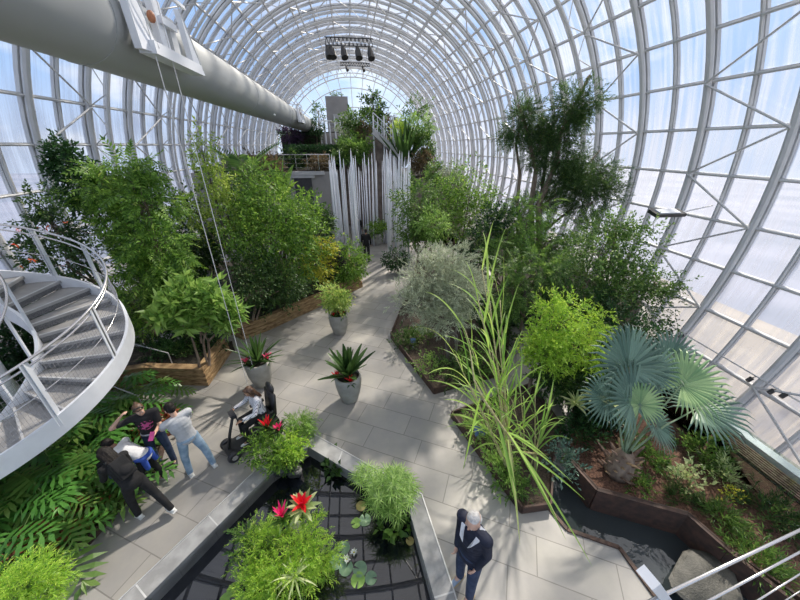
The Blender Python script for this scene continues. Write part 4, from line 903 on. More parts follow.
# ================================================================ spiral stair
SX, SY, SR, SZ0, SK = -6.413, 5.34, 1.968, 2.358, .574; RI = .62
sp = thing('spiral_staircase', 'white spiral staircase with grey treads and wire mesh sides at the left edge', 'stairs', (SX, SY, 0))
def hel(t, r, dz=0): return np.array([SX + r * math.cos(t), SY + r * math.sin(t), SZ0 + SK * t + dz])
T0, T1 = -4.05, 3.3
def helband(r0, r1, z0, z1, ta=T0, tb_=T1, n=150):
    V = []; F = []
    for i in range(n + 1):
        t = ta + (tb_ - ta) * i / n; V += [hel(t, r0, z0), hel(t, r1, z0), hel(t, r1, z1), hel(t, r0, z1)]
    for i in range(n):
        for q in range(4): F.append([i * 4 + q, i * 4 + (q + 1) % 4, i * 4 + 4 + (q + 1) % 4, i * 4 + 4 + q])
    F += [[3, 2, 1, 0], [n * 4, n * 4 + 1, n * 4 + 2, n * 4 + 3]]; return MB().add(V, F)
part(helband(SR - .05, SR, -.34, 0), 'outer_stringer', M['white'], sp); part(helband(RI, RI + .05, -.34, 0), 'inner_stringer', M['white'], sp)
part(MB().tube([(SX, SY, 0), (SX, SY, 5.6)], .12, 16), 'column', M['white'], sp, True)
dt = .17 / SK; M['tread'] = mat('grey_tread', (.30, .29, .28), .6, scale=3, col2=(.38, .37, .36), stretch=(1, 1, 1), bump=.05); M['riser'] = mat('dark_mesh_riser', (.09, .09, .092), .7, scale=60, col2=(.20, .20, .20)); M['nosing'] = mat('tread_nosing', (.55, .55, .55), .4)
k = 0; t = T0
while t < T1 - dt:
    z = SZ0 + SK * t - .10; V = []; n = 6
    for zz in (z - .05, z):
        for r in (RI + .05, SR - .05):
            for i in range(n + 1): a = t - .02 + (dt + .03) * i / n; V.append((SX + r * math.cos(a), SY + r * math.sin(a), zz))
    m_ = n + 1; F = []
    for i in range(n): F += [[2 * m_ + i, 3 * m_ + i, 3 * m_ + i + 1, 2 * m_ + i + 1], [i, i + 1, m_ + i + 1, m_ + i], [m_ + i, m_ + i + 1, 3 * m_ + i + 1, 3 * m_ + i], [i, 2 * m_ + i, 2 * m_ + i + 1, i + 1]]
    F += [[0, m_, 3 * m_, 2 * m_], [n, 2 * m_ + n, 3 * m_ + n, m_ + n]]
    tr_o = MB().add(V, F).build('tread', M['tread'], None, loc=np.array([SX, SY, 0])); tr_o.location = (0, 0, 0); tr_o.parent = sp
    a = t; mb = MB().beam((SX + (RI + .06) * math.cos(a), SY + (RI + .06) * math.sin(a), z + .004), (SX + (SR - .06) * math.cos(a), SY + (SR - .06) * math.sin(a), z + .004), .03, .012); part2(mb, 'nosing', M['nosing'], tr_o, sp)
    mb = MB().beam((SX + (RI + .06) * math.cos(a), SY + (RI + .06) * math.sin(a), z - .08), (SX + (SR - .06) * math.cos(a), SY + (SR - .06) * math.sin(a), z - .08), .012, .15); part2(mb, 'riser', M['riser'], tr_o, sp)
    t += dt
def helix(r, dz, rad, ta=T0, tb_=T1, n=150): return MB().tube([hel(ta + (tb_ - ta) * i / n, r, dz) for i in range(n + 1)], rad, 8)
part(helix(SR - .02, 1.0, .021), 'handrail', M['chrome'], sp, True); part(helix(SR - .05, .90, .016), 'handrail', M['chrome'], sp, True)
part(helix(SR - .03, .45, .008), 'rail_wire', M['chrome'], sp, True)
part(helix(RI + .03, .96, .02), 'handrail', M['chrome'], sp, True)
def ang_of(x, y):
    best = min(np.arange(T0, T1, .01), key=lambda t: (lambda p: np.hypot(*(np.array([400 + FPX * ((p - CAMP) @ _rt) / ((p - CAMP) @ _fw), 300 - FPX * ((p - CAMP) @ _up) / ((p - CAMP) @ _fw)]) - [x, y])) if t > -2.6 else 1e9)(hel(t, SR, 0))); return best
pa = sorted([ang_of(61, 419), ang_of(120, 358), ang_of(104, 289), ang_of(56, 274)]); pa = [pa[0] - .75 * i for i in range(3, 0, -1)] + pa + [pa[-1] + .6 * i for i in range(1, 3)]
for t in pa:
    if not T0 < t < T1: continue
    root_t = thing_part('post', sp)
    for d in (-.022, .022):
        p = hel(t + d / SR * 1.0, SR - .02, -.20); q = hel(t + d / SR, SR - .02, .99); mb = MB().beam(p, q, .012, .07); part2(mb, 'flat_bar', M['steel_light'], root_t, sp)
for t in np.arange(T0 + .3, T1, .75): part(MB().beam(hel(t, RI + .03, -.2), hel(t, RI + .03, .95), .035, .035), 'inner_post', M['steel_light'], sp)
mb = MB()                                  # wire mesh infill
for i in range(11): mb.tube([hel(-2.4 + 3.3 * j / 90, SR - .045, .06 + .075 * i) for j in range(91)], .0022, 3, False)
for i in range(140): t = -2.4 + 3.3 * i / 139; mb.tube([hel(t, SR - .045, .04), hel(t, SR - .045, .84)], .0022, 3, False)
o = part(mb, 'wire_mesh', M['chrome'], sp); o['kind'] = 'stuff'
# thin handrails beside the stair foot
for i, (pts, lab) in enumerate([([G(130, 343, .8), G(168, 353, .8)], 'thin grey handrail in front of the low timber planter'), ([G(112, 386, .7), G(138, 396, .7)], 'short thin handrail at the top of the philodendron bed')]):
    a, b = pts; o = MB().tube([a, b, (b + [0, 0, -.02]), (b[0], b[1], 0)], .014, 6).build('handrail', M['steel'], loc=(b[0], b[1], 0)); tag(o, lab, 'handrail')
# ================================================================ balcony rail in front of the camera's place, lower right
def rail_rods():
    A0 = CAMP + unit(ray(655, 599)) * 1.25; B0 = CAMP + unit(ray(800, 530)) * 1.9; h = B0 - A0; nrm = np.cross(h, [0, 0, 1.0]); nrm /= np.linalg.norm(nrm)
    def hit(x, y): v = ray(x, y); return CAMP + v * (((A0 - CAMP) @ nrm) / (v @ nrm))
    root = thing('balcony_railing', 'four thin pale rods with a white post crossing the bottom right corner', 'railing', tuple(A0))
    for (x0, y0), (x1, y1) in (((655, 599), (800, 530)), ((712, 599), (800, 552)), ((763, 597), (800, 574)), ((786, 600), (800, 591))):
        a, b = hit(x0, y0), hit(x1, y1); d = unit(b - a); part(MB().tube([a - d * (.15 if y0 < 599 else .0) - d * .1, b + d * .5], .0045, 6), 'rod', M['chrome'], root, True)
    a, b = hit(648, 577), hit(668, 603); part(MB().beam(a, a + unit(b - a) * .5, .035, .022), 'post', M['white'], root)
rail_rods()
# ================================================================ pots on the path
def pot(label, x, y, r=.33, h=.78):
    p = G(x, y); root = thing('planter_pot', label, 'pot', tuple(p)); k = r / .33
    prof = [(0, .0), (.19, 0), (.205, .02), (.26, .22), (.305, .42), (.325, .60), (.325, .70), (.31, h), (.275, h), (.285, .66), (0, .66)]
    part(MB().lathe([(a * k, b) for a, b in prof], p, 32), 'bowl', M['pot'], root, True); part(MB().lathe([(0, .70), (.28 * k, .70), (.28 * k, .66)], p, 20), 'soil', M['dark_soil'], root); return p + np.array([0, 0, .72])
def brom(label, p, leaf, flower=None, n=26, L=.48, w=.065, seed=0, el=(1.4, .25), fl=(1.45, .6), fL=.26, stem=0):
    root = rosette_plant('bromeliad', label, 'bromeliad', p, n, L, w, LM[leaf], seed, el=el, droop=.55)
    if flower: 
        mb = MB(); rosette(mb, np.asarray(p) + [0, 0, .08 + stem], 12, fL, w * .9, fl[0], fl[1], .35, np.random.default_rng(seed + 5)); part(mb, 'flower', LM[flower], root)
    return root
t1_ = pot('tapered grey pot nearest the camera on the open path', 350, 399)
rosette_plant('dracaena', 'dark green upright leafy plant in the nearest path pot', 'pot plant', t1_, 26, .85, .15, LM['dark'], 601, el=(1.55, .5), droop=.3, taper=.8)
for i, (dx, dy, l) in enumerate([(-.28, -.02, 'at the left rim of the nearest pot'), (.06, -.26, 'at the front rim of the nearest pot')]): brom('small red bromeliad ' + l, t1_ + [dx, dy, -.02], 'dark', 'red', 12, .22, .04, 602 + i, fL=.17, el=(1.2, .0))
t2_ = pot('tapered grey pot holding a tall variegated shrub in mid-path', 340, 333)
c = t2_ + [0, 0, .45]; tree('croton', 'tall pale green and yellow shrub in the middle path pot', 'pot plant', tuple(t2_ - [0, 0, .02]), [(c + [-.05, 0, .25], (.30, .30, .30)), (c, (.30, .3, .25))], T_c2, 300, .30, LM['croton'], M['bark'], tr=.02, seed=605, shell=.3)
brom('low red and green plant at the rim of the middle path pot', t2_ + [.12, -.16, -.02], 'dark', 'red', 16, .26, .05, 606, fL=.2, el=(1.2, .1))
brom('low dark leafy plant at the left rim of the middle path pot', t2_ + [-.14, -.14, -.02], 'mid', 'red', 14, .22, .05, 607, fL=.12, el=(1.2, .1))
t3_ = pot('tapered grey pot beside the seated rider and hanging cables', 263, 384)
rosette_plant('dracaena', 'dense dark strap-leaved plant in the pot beside the seated rider', 'pot plant', t3_, 44, .80, .08, LM['dark'], 608, el=(1.5, .3), droop=.35)
for i, (dx, dy, l) in enumerate([(-.25, -.10, 'at the left rim of the pot beside the seated rider'), (.26, .02, 'at the right rim of the pot beside the seated rider')]): brom('small red bromeliad ' + l, t3_ + [dx, dy, 0], 'dark', 'pink', 12, .22, .045, 609 + i, fL=.18, el=(1.2, .0))
t4_ = pot('far grey pot with a bright bush at the entrance of the white rods', 377, 245); c = t4_ + [0, 0, .35]
tree('pot_shrub', 'bright green rounded bush in the far pot between the white rods', 'pot plant', tuple(t4_ - [0, 0, .02]), [(c, (.45, .45, .42))], T_c, 260, .32, LM['bright'], M['bark'], tr=.02, seed=612)
# ================================================================ pool islands, papyrus, lilies
M['rock'] = mat('wet_dark_rock', (.03, .032, .034), .5, scale=6, col2=(.12, .12, .12), bump=.8, bscale=12)
def rock(name, label, c, r, seed, m=None, cat='rock'):
    rng = np.random.default_rng(seed); mb = MB(); mb.ell((0, 0, 0), (1, 1, 1), 20); V = mb.V[0]; dirs = unit(rng.normal(size=(9, 3)))
    for d in dirs: a = V @ d; V = V - np.where(a > .72, a - .72, 0)[:, None] * d
    mb.V[0] = V * np.asarray(r) + np.asarray(c); o = mb.build(name, m or M['rock'], loc=c); tag(o, label, cat); return o
i1 = G(282, 462, .0); i2 = G(288, 560, .0)
for j, (dx, dy, dz, r, l) in enumerate([(0, 0, -.02, .30, 'below the upper island plants'), (.26, -.16, -.10, .18, 'low in the water right of the upper island'), (-.22, -.1, -.08, .20, 'at the left of the upper island')]): rock('rock', 'wet dark rock ' + l, i1 + [dx, dy, dz], (r, r * .9, r * .8), 620 + j)
for j, (dx, dy, dz, r, l) in enumerate([(0, 0, -.02, .36, 'below the lower island plants'), (.06, .34, .12, .17, 'behind the red bromeliad'), (-.30, .16, .02, .18, 'at the left of the lower island')]): rock('rock', 'wet dark rock ' + l, i2 + [dx, dy, dz], (r, r * .9, r * .8), 625 + j)
def mound(name, label, cls, T, n, s, leaf, seed, root_z): return tree(name, label, 'plant', root_z, cls, T, n, s, LM[leaf], M['stem'], tr=.012, seed=seed, shell=.6, stems=2)
def bz(x, y, z, rx, ry): c = G(x, y, z); a = px(rx, c); b = px(ry, c); return (c, (a, a * .8, b))
mound('pothos', 'bright green trailing foliage on the upper pool island', [bz(262, 450, .38, 13, 13), bz(280, 456, .35, 14, 12)], T_c2, 330, .20, 'bright', 630, tuple(i1 + [0, 0, .2]))
mound('creeping_jenny', 'yellow-green leafy mound at the right of the upper pool island', [bz(290, 448, .40, 12, 11)], T_c2, 260, .17, 'lime', 631, tuple(i1 + [.1, 0, .2]))
mound('ornamental_grass', 'pale fine tuft behind the upper pool island by the coping', [bz(301, 424, .42, 11, 10)], T_fine, 260, .20, 'grass', 632, tuple(G(303, 436, .07)))
brom('red bromeliad on the upper pool island beside the seated rider', G(268, 430, .62), 'dark', 'red', 20, .32, .06, 633, fL=.24, fl=(1.5, .9))
brom('pink-tipped bromeliad right of the red one on the upper island', G(279, 432, .60), 'dark', 'pink', 16, .28, .05, 634, fL=.16)
mound('selaginella', 'big lime green feathery mound covering the lower pool island', [bz(268, 545, .32, 24, 22), bz(300, 545, .34, 26, 22), bz(285, 572, .25, 30, 22), bz(260, 580, .20, 20, 16), bz(318, 560, .22, 16, 18)], T_fine, 1900, .15, 'lime', 635, tuple(i2 + [0, 0, .2]))
mound('trailing_ivy', 'mid-green trailing leaves at the left of the lower pool island', [bz(255, 535, .35, 14, 14), bz(250, 555, .2, 10, 14)], T_c2, 200, .17, 'mid', 636, tuple(i2 + [-.2, 0, .2]))
brom('large bromeliad with red heart and pale green leaves on the lower island', G(303, 508, .62), 'variegated', 'red', 22, .30, .085, 637, fL=.22, fl=(1.45, .35), el=(1.1, .15))
brom('upright hot pink bromeliad on the lower pool island', G(283, 520, .58), 'mid', 'pink', 16, .26, .05, 638, fL=.24, fl=(1.5, .9))
rosette_plant('spider_plant', 'striped arching leaves at the front of the lower island', 'plant', G(295, 578, .40), 18, .34, .025, LM['variegated'], 639, el=(1.2, .1), droop=1.3)
def papyrus(label, base, n, R, h, seed, leaf='grass'):
    rng = np.random.default_rng(seed); root = thing('papyrus', label, 'papyrus', tuple(base))
    for i in range(n):
        a = i * 2.4; r = R * math.sqrt((i + .5) / n); top = base + np.array([math.cos(a) * r, math.sin(a) * r, h * (1.1 - .35 * r / R) * rng.uniform(.85, 1.1)]); stm = thing_part('stem', root)
        part2(MB().tube([base + [math.cos(a) * r * .25, math.sin(a) * r * .25, 0], (base + top) / 2 + [0, 0, .06], top], .006, 4), 'stalk', M['stem'], stm, root)
        mb = MB()
        for j in range(18): b_ = 2 * PI * j / 18 + rng.uniform(-.1, .1); e = rng.uniform(-.1, .45); strap(mb, top, (math.cos(b_) * math.cos(e), math.sin(b_) * math.cos(e), math.sin(e)), rng.uniform(.15, .24), .011, .8, 4, .2)
        part2(mb, 'umbel', LM[leaf], stm, root)
    return root
papyrus('dense papyrus clump with green umbrella heads at the pool corner', G(392, 512, -.2), 60, .42, .85, 640, 'grass')
papyrus('small sparse papyrus left of the dense clump', G(366, 490, -.2), 10, .2, .55, 641)
for i, (x, y, l) in enumerate([(390, 528, 'below the papyrus'), (408, 520, 'against the right coping'), (333, 470, 'near the apex of the pool')]):
    patch('water_plant', 'dark broad-leaved water plant ' + l, 'plant', G(x, y, -.2), .20, .28, T_leaf(.6), 46, .16, 'dark' if i == 2 else 'mid', 645 + i, z=-.24)
LP = [(361, 506, 5, 'y'), (365, 520, 6, ''), (356, 523, 5, 'g'), (388, 534, 5, 'g'), (398, 526, 5, 'g'), (410, 541, 4, 'y'), (344, 548, 6, ''), (336, 562, 7, ''), (346, 568, 7, ''), (360, 569, 7, ''), (358, 580, 7, 'g'), (371, 578, 6, ''), (233, 590, 6, 'g'), (240, 597, 5, 'g'), (225, 599, 5, 'g')]
M['pad'] = mat('lily_pad', (.10, .19, .12), .4, scale=8, col2=(.19, .30, .17)); M['padg'] = mat('green_lily_pad', (.16, .30, .05), .4, scale=8, col2=(.25, .42, .08)); M['pady'] = mat('yellowing_pad', (.34, .26, .08), .5, scale=8, col2=(.42, .36, .14))
LL = ['yellowed lily pad left of the papyrus shade', 'blue-green lily pad right of the yellow-green one below the papyrus', 'small light green lily pad below the yellowed one', 'green lily pad in the dark plant reflections', 'green lily pad under the papyrus edge', 'brownish yellow lily pad touching the right coping', 'grey-green lily pad above the two white flowers', 'grey-green lily pad leftmost beside the white flowers', 'grey-green lily pad right under the lower white flower', 'grey-green lily pad at the top of the lowest trio', 'yellow-green lily pad lowest of the trio in mid pool', 'grey-green lily pad at the right of the lowest trio', 'light green lily pad topmost at the lower left of the pool', 'light green lily pad nearest the island at the lower left', 'light green lily pad leftmost at the bottom of the pool']
for i, (x, y, r, c_) in enumerate(LP):
    p = G(x, y, -.215); rr = px(r, p); a0 = i * 1.7; n = 22; V = [(0, 0, .004)] + [(rr * math.cos(a0 + .18 + (2 * PI - .36) * j / n) * (1 + .03 * math.sin(j * 3)), rr * math.sin(a0 + .18 + (2 * PI - .36) * j / n), .006 + .004 * math.sin(j * 1.3)) for j in range(n + 1)]
    V += [(v[0], v[1], v[2] - .005) for v in V]; m_ = n + 2; F = [[0, j + 1, j + 2] for j in range(n)] + [[m_, m_ + j + 2, m_ + j + 1] for j in range(n)] + [[j + 1, m_ + j + 1, m_ + j + 2, j + 2] for j in range(n)]
    o = MB().add(np.array(V) + p, F).build('lily_pad', M['pad' + c_], loc=p); tag(o, LL[i], 'lily pad')
for i, (x, y) in enumerate([(354, 553), (347, 560)]):
    p = G(x, y, -.20); root = thing('water_lily_flower', ['white water lily, upper right of the two', 'white water lily, lower left of the two'][i], 'flower', tuple(p))
    mb = MB(); rosette(mb, p, 16, .075, .03, 1.2, .4, .1, np.random.default_rng(i), seg=3); part(mb, 'petals', LM['white'], root); part(MB().ell(p + [0, 0, .02], (.014, .014, .014), 8), 'stamens', LM['yellow'], root)
# ---- stone slab in the stream, bank details
rock('fountain_boulder', 'flat pale mottled stone slab lying in the stream by the railing post', G(705, 580, .02), (.58, .40, .07), 660, mat('mottled_stone', (.02, .022, .018), .6, scale=4, col2=(.10, .095, .08), bump=.5), 'stone')
M['glass'] = newmat('clear_glass')[0]
def clearglass():
    m = M['glass']; nt = m.node_tree; N = nt.nodes.new; L = nt.links.new; tp = N('ShaderNodeBsdfTransparent'); tp.inputs[0].default_value = (.86, .92, .90, 1); gl = N('ShaderNodeBsdfGlossy'); gl.inputs['Roughness'].default_value = .02
    fr = N('ShaderNodeFresnel'); fr.inputs[0].default_value = 1.5; mx = N('ShaderNodeMixShader'); L(fr.outputs[0], mx.inputs[0]); L(tp.outputs[0], mx.inputs[1]); L(gl.outputs[0], mx.inputs[2]); L(mx.outputs[0], nt.nodes['Material Output'].inputs[0])
clearglass()
for i, (y0, y1, l) in enumerate([(3.5, 4.7, 'farthest, behind the palm leaves'), (2.2, 3.42, 'middle one of three'), (.9, 2.12, 'nearest the bottom right corner')]):
    root = thing('glass_panel', 'clear glass balustrade panel on the mulched bank, ' + l, 'glass panel', (6.9, (y0 + y1) / 2, .1)); part(MB().box((6.9, (y0 + y1) / 2, .62), (.015, y1 - y0, 1.0)), 'pane', M['glass'], root)
    for y in (y0 + .15, y1 - .15): part(MB().box((6.9, y, .13), (.05, .06, .12)), 'clamp', M['chrome'], root)
gr = thing('trench_grille', 'long slatted floor grille running along the foot of the glass', 'grille', (7.6, 2.5, 0)); part(MB().box((7.6, 2.2, .16), (.40, 6.0, .04)).box((7.6, 2.2, .07), (.3, 6.0, .14)), 'frame', M['dark'], gr)
for i in range(6): part(MB().box((7.44 + i * .064, 2.2, .20), (.03, 6.0, .04)), 'slat', M['boot'], gr)
cb = MB().box((7.93, 2.2, .05), (.20, 6.2, .5)).build('trim_90', M['steel_light']); struct(cb)
# ---- fittings on the glass and lights
def RC(x, y, r=AR - .25):
    v = ray(x, y); o = np.array([-AX, CAMH - AZ]); a = v[0] ** 2 + v[2] ** 2; b = 2 * (o[0] * v[0] + o[1] * v[2]); c = o @ o - r * r; return CAMP + v * ((-b + math.sqrt(b * b - 4 * a * c)) / (2 * a))
for i, (x, y) in enumerate([(662, 320), (672, 331), (683, 335), (752, 378), (774, 390), (786, 394)]):
    p = RC(x, y); root = thing('spotlight', 'small black spotlight on the right glass wall, ' + ['highest of a row of six', 'second from the top of a row', 'third from the top of a row', 'just beside the palm leaf tips', 'second lowest near the right frame edge', 'lowest at the right frame edge'][i], 'spotlight', tuple(p))
    part(MB().tube([p, p + [-.12, 0, -.10]], .06, 10), 'housing', M['black'], root); part(MB().tube([p, p + [.12, 0, .05]], .015, 6), 'bracket', M['black'], root)
p0, p1 = RC(640, 308), RC(800, 402)
o = MB().tube([p0, p1], .02, 6).build('cable_conduit', M['steel'], loc=p0); tag(o, 'thin conduit carrying the small black spotlights along the right glass wall', 'conduit')
c = P(667, 213, 8.6); fl = thing('floodlight', 'flat black floodlight panel hanging in front of the right glass wall', 'light', tuple(c)); 
part(MB().box(c, (1.05, .36, .10), rx3(.30)), 'housing', M['black'], fl); part(MB().box(c + [-.02, -.02, .06], (.7, .26, .03), rx3(.30)), 'heat_sink', M['steel_light'], fl)
for s_ in (-1, 1):
    a = c + np.array([s_ * .32, 0, -.04]); part(MB().tube([a, a + [.05 * s_, 0, -.25], a + [-.10 * s_, .02, -.55], a + [-.25 * s_ + .3, .05, -.62]], .008, 5), 'power_cable', M['black'], fl, True)
part(MB().tube([c + [.5, 0, 0], c + [1.8, .2, .15]], .02, 6), 'arm', M['steel'], fl)
def lightbar(label, xa, xb, y, Y, lamps, s=1.0):
    a, b = P(xa, y, Y), P(xb, y, Y); b[2] = a[2]; root = thing('light_truss', label, 'light truss', tuple((a + b) / 2))
    part(MB().beam(a, b, .06, .06).beam(a + [0, 0, .45 * s], b + [0, 0, .45 * s], .06, .06), 'chord', M['black'], root); mb = MB(); n = 12
    for i in range(n): t0, t1 = i / n, (i + 1) / n; mb.tube([a + (b - a) * t0, a + (b - a) * (t0 + t1) / 2 + [0, 0, .45 * s]], .025, 4); mb.tube([a + (b - a) * (t0 + t1) / 2 + [0, 0, .45 * s], a + (b - a) * t1], .025, 4)
    part(mb, 'lacing', M['black'], root)
    for t in (.1, .9): q = a + (b - a) * t; part(MB().tube([q, [q[0], q[1], AZ + math.sqrt(max(0, (AR - .2) ** 2 - (q[0] - AX) ** 2))]], .02, 4), 'hanger', M['steel'], root)
    for t in lamps: q = a + (b - a) * t; part(MB().tube([q + [0, 0, 0], q + [.05, -.1, -.35 * s], q + [.12, -.3, -.75 * s]], [.10, .22 * s, .26 * s], 10), 'lamp', M['black'], root)
lightbar('black lighting truss with five stage lamps hung under the roof', 325, 373, 45, 28, (.04, .12, .36, .66, .92))
lightbar('thin far lighting bar with two small lamps just above the end window', 340, 370, 65.5, 40, (.2, .75), .6)
# ---- plant labels
def sign(label, p, m, w=.16, h=.11):
    root = thing('plant_label', label, 'sign', tuple(p)); part(MB().tube([p, p + [0, .02, .26]], .008, 5), 'stake', M['steel'], root)
    Mx = rx3(R_(50)); part(MB().box(p + [0, 0, .28], (w, h, .008), Mx), 'plate', m, root)
blue = mat('blue_sign', (.10, .16, .34), .4); wsg = mat('white_sign', (.7, .7, .68), .4)
sign('small blue plant label in the cane grass bed near the steel edge', G(478, 440, .1), blue, .22, .2); sign('small blue plant label under the olive tree', G(413, 348, .1), blue, .16, .14)
sign('small white plant label on the long planter near the purple shrub', np.array([*G(347, 278, .4)[:2], .40]), wsg); sign('small grey plant label at the middle of the long planter', np.array([*G(294, 296, .4)[:2], .40]), wsg)
# ================================================================ people
def skinmat(name, c): return mat(name, c, .5, var=.06, scale=10)
M['skin_light'] = skinmat('light_skin', (.62, .38, .28)); M['skin_mid'] = skinmat('mid_skin', (.40, .22, .14)); M['skin_dark'] = skinmat('brown_skin', (.22, .115, .07))
def remesh(mb, name, m, root, vox=.009, it=3, child_of=None):
    me = mb.mesh('tmp'); o = bpy.data.objects.new('tmp', me); COL.objects.link(o)
    a = o.modifiers.new('r', 'REMESH'); a.mode = 'VOXEL'; a.voxel_size = vox; b = o.modifiers.new('s', 'SMOOTH'); b.iterations = it; b.factor = .5
    dg = bpy.context.evaluated_depsgraph_get(); nm = bpy.data.meshes.new_from_object(o.evaluated_get(dg)); bpy.data.objects.remove(o); bpy.data.meshes.remove(me)
    nm.name = name; nm.materials.clear(); nm.materials.append(m); nm.polygons.foreach_set('use_smooth', np.ones(len(nm.polygons), bool))
    r = bpy.data.objects.new(name, nm); COL.objects.link(r); r.parent = root; return r
def nv(*v): v = np.array(v, float); return v / np.linalg.norm(v)
def cap(mb, a, b, ra, rb, k=12):    # tapered capsule
    a = np.asarray(a, float); b = np.asarray(b, float); d = b - a; L = np.linalg.norm(d) + 1e-9; d = d / L; pts = []; rs = []
    for s in (-1, -.85, -.5): pts.append(a + d * ra * s); rs.append(ra * math.sqrt(max(.003, 1 - s * s)))
    pts += [a, a + d * L * .5, b]; rs += [ra, (ra + rb) / 2, rb]
    for s in (.5, .85, 1): pts.append(b + d * rb * s); rs.append(rb * math.sqrt(max(.003, 1 - s * s)))
    mb.tube(pts, rs, k)
STAND = dict(lean=0, side=0, arms=((nv(-.18, .08, -1), nv(-.05, .25, -1)), (nv(.18, .08, -1), nv(.05, .25, -1))), legs=((nv(-.05, .05, -1), nv(0, -.03, -1)), (nv(.05, .02, -1), nv(0, -.05, -1))), head=(0, .15, 0))
def human(label, xy, heading, h, skin, top, bottom, shoes, hair, hairstyle='short', pose=None, z=0.0, sleeve=.5, vox=.008, build=1.0, shorts=False, seatz=None, longtop=0.0):
    p_ = dict(STAND); p_.update(pose or {}); k = h / 1.75; root = thing('person', label, 'person', (xy[0], xy[1], z), math.atan2(-heading[0], heading[1]))
    le, sd_ = R_(p_['lean']), R_(p_['side']); Rt = ry3(sd_) @ rx3(-le); B = build
    pel = np.array([0, 0, .95]); spd = Rt @ np.array([0, 0, 1.0]); chest = pel + spd * .30; nb = pel + spd * .53
    sh = [pel + Rt @ np.array([s * .175 * B, 0, .475]) for s in (-1, 1)]; hip = [pel + np.array([s * .088, 0, -.02]) for s in (-1, 1)]
    arms = []
    for i in (0, 1): u, f = p_['arms'][i]; e = sh[i] + nv(*u) * .285; w = e + nv(*f) * .25; arms.append((sh[i], e, w, nv(*f)))
    legs = []
    for i in (0, 1): u, f = p_['legs'][i]; kn = hip[i] + nv(*u) * .43; an = kn + nv(*f) * .42; legs.append((hip[i], kn, an))
    low = min(l[2][2] for l in legs); dz = (.085 - low) if seatz is None else seatz / k - (pel[2] - .10)
    mid = np.mean([l[2] for l in legs], axis=0) if seatz is None else pel; sft = np.array([-mid[0], -mid[1], dz])
    S = lambda q: (np.asarray(q) + sft) * k
    hd = Rt @ rx3(-p_['head'][1]) @ rz3(p_['head'][2]) if len(p_['head']) == 3 else Rt
    hc = nb + (Rt @ rx3(-p_['head'][1] * .5)) @ np.array([0, .02, .155])
    HP = lambda x, y, z_: S(hc + hd @ np.array([x, y, z_]))
    # --- body
    b = MB()
    def E_(c, r, Mx=None): b.ell(S(c), np.array(r) * k, 16, Mx)
    def torso(mb, g):
        for off, r in ((.0, (.155, .115, .13)), (.07, (.146, .108, .13)), (.14, (.14, .104, .13)), (.21, (.143, .107, .14)), (.28, (.152 * B, .112, .15)), (.35, (.158 * B, .112, .13)), (.41, (.155 * B, .10, .09))): mb.ell(S(pel + Rt @ np.array([0, 0, off])), (np.array(r) + g) * k, 18, Rt)
        cap(mb, S(sh[0]), S(sh[1]), (.058 + g) * k, (.058 + g) * k)
    torso(b, 0)
    cap(b, S(nb - spd * .05), S(hc - hd @ np.array([0, .01, .04])), .052 * k, .05 * k)
    b.ell(HP(0, -.012, .028), np.array([.074, .092, .084]) * k, 18, hd); b.ell(HP(0, .020, -.030), np.array([.060, .070, .078]) * k, 18, hd); b.ell(HP(0, .052, -.082), np.array([.028, .028, .022]) * k, 12, hd)
    b.ell(HP(0, .092, -.018), np.array([.012, .020, .020]) * k, 10, hd); b.ell(HP(0, .086, .004), np.array([.009, .012, .025]) * k, 10, hd)
    for s in (-1, 1): b.ell(HP(s * .076, -.005, -.01), np.array([.010, .020, .030]) * k, 10, hd); b.ell(HP(s * .03, .072, .028), np.array([.025, .016, .009]) * k, 8, hd)
    for i, (s_, e, w, f) in enumerate(arms):
        cap(b, S(s_), S(e), .047 * k, .038 * k); cap(b, S(e), S(w), .039 * k, .026 * k)
        side = nv(*np.cross(f, [0, 0, 1.0])) if abs(f[2]) < .9 else nv(0, 1, 0); side = side - f * (side @ f); side /= np.linalg.norm(side); nrm = np.cross(side, f)
        Mh = np.stack([side, f, nrm], 1); b.ell(S(w + f * .05), np.array([.040, .055, .017]) * k, 12, Mh)
        for j, (o, L) in enumerate(((-.028, .062), (-.010, .072), (.010, .068), (.028, .052))):
            q0 = w + f * .085 + side * o; q1 = q0 + f * L * .5 - nrm * .008; q2 = q1 + f * L * .38 - nrm * .026; cap(b, S(q0), S(q1), .0092 * k, .0088 * k, 8); cap(b, S(q1), S(q2), .0088 * k, .0075 * k, 8)
        t0 = w + f * .035 - side * .035 * (1 if i else -1) * 1.0; t1 = t0 + (f * .6 - side * (1 if i else -1) * .6 - nrm * .4) * .045; cap(b, S(t0), S(t1), .011 * k, .0095 * k, 8); cap(b, S(t1), S(t1 + f * .026 - nrm * .008), .0095 * k, .008 * k, 8)
    for hp, kn, an in legs: cap(b, S(hp), S(kn), .078 * k, .054 * k); cap(b, S(kn), S(an), .054 * k, .036 * k); cap(b, S(an), S(an + [0, .10, -.045]), .035 * k, .026 * k)
    remesh(b, 'body', skin, root, vox)
    # --- clothes
    c = MB(); torso(c, .014)
    if longtop: c.ell(S(pel + [0, 0, -.06]), np.array([.175, .135, .12]) * k, 16)
    for s_, e, w, f in arms:
        if sleeve > .6: cap(c, S(s_), S(e), .062 * k, .052 * k); cap(c, S(e), S(w - f * .01), .053 * k, .040 * k)
        else: cap(c, S(s_), S(s_ + (e - s_) * (sleeve * 1.35)), .064 * k, .056 * k)
    t_o = remesh(c, 'top', top, root, .010, 7)
    c = MB(); c.ell(S(pel + [0, 0, -.0]), np.array([.168, .130, .125]) * k, 18)
    for hp, kn, an in legs:
        cap(c, S(hp), S(kn), .094 * k, .068 * k)
        if not shorts: cap(c, S(kn), S(an + (kn - an) * .0), .068 * k, .056 * k)
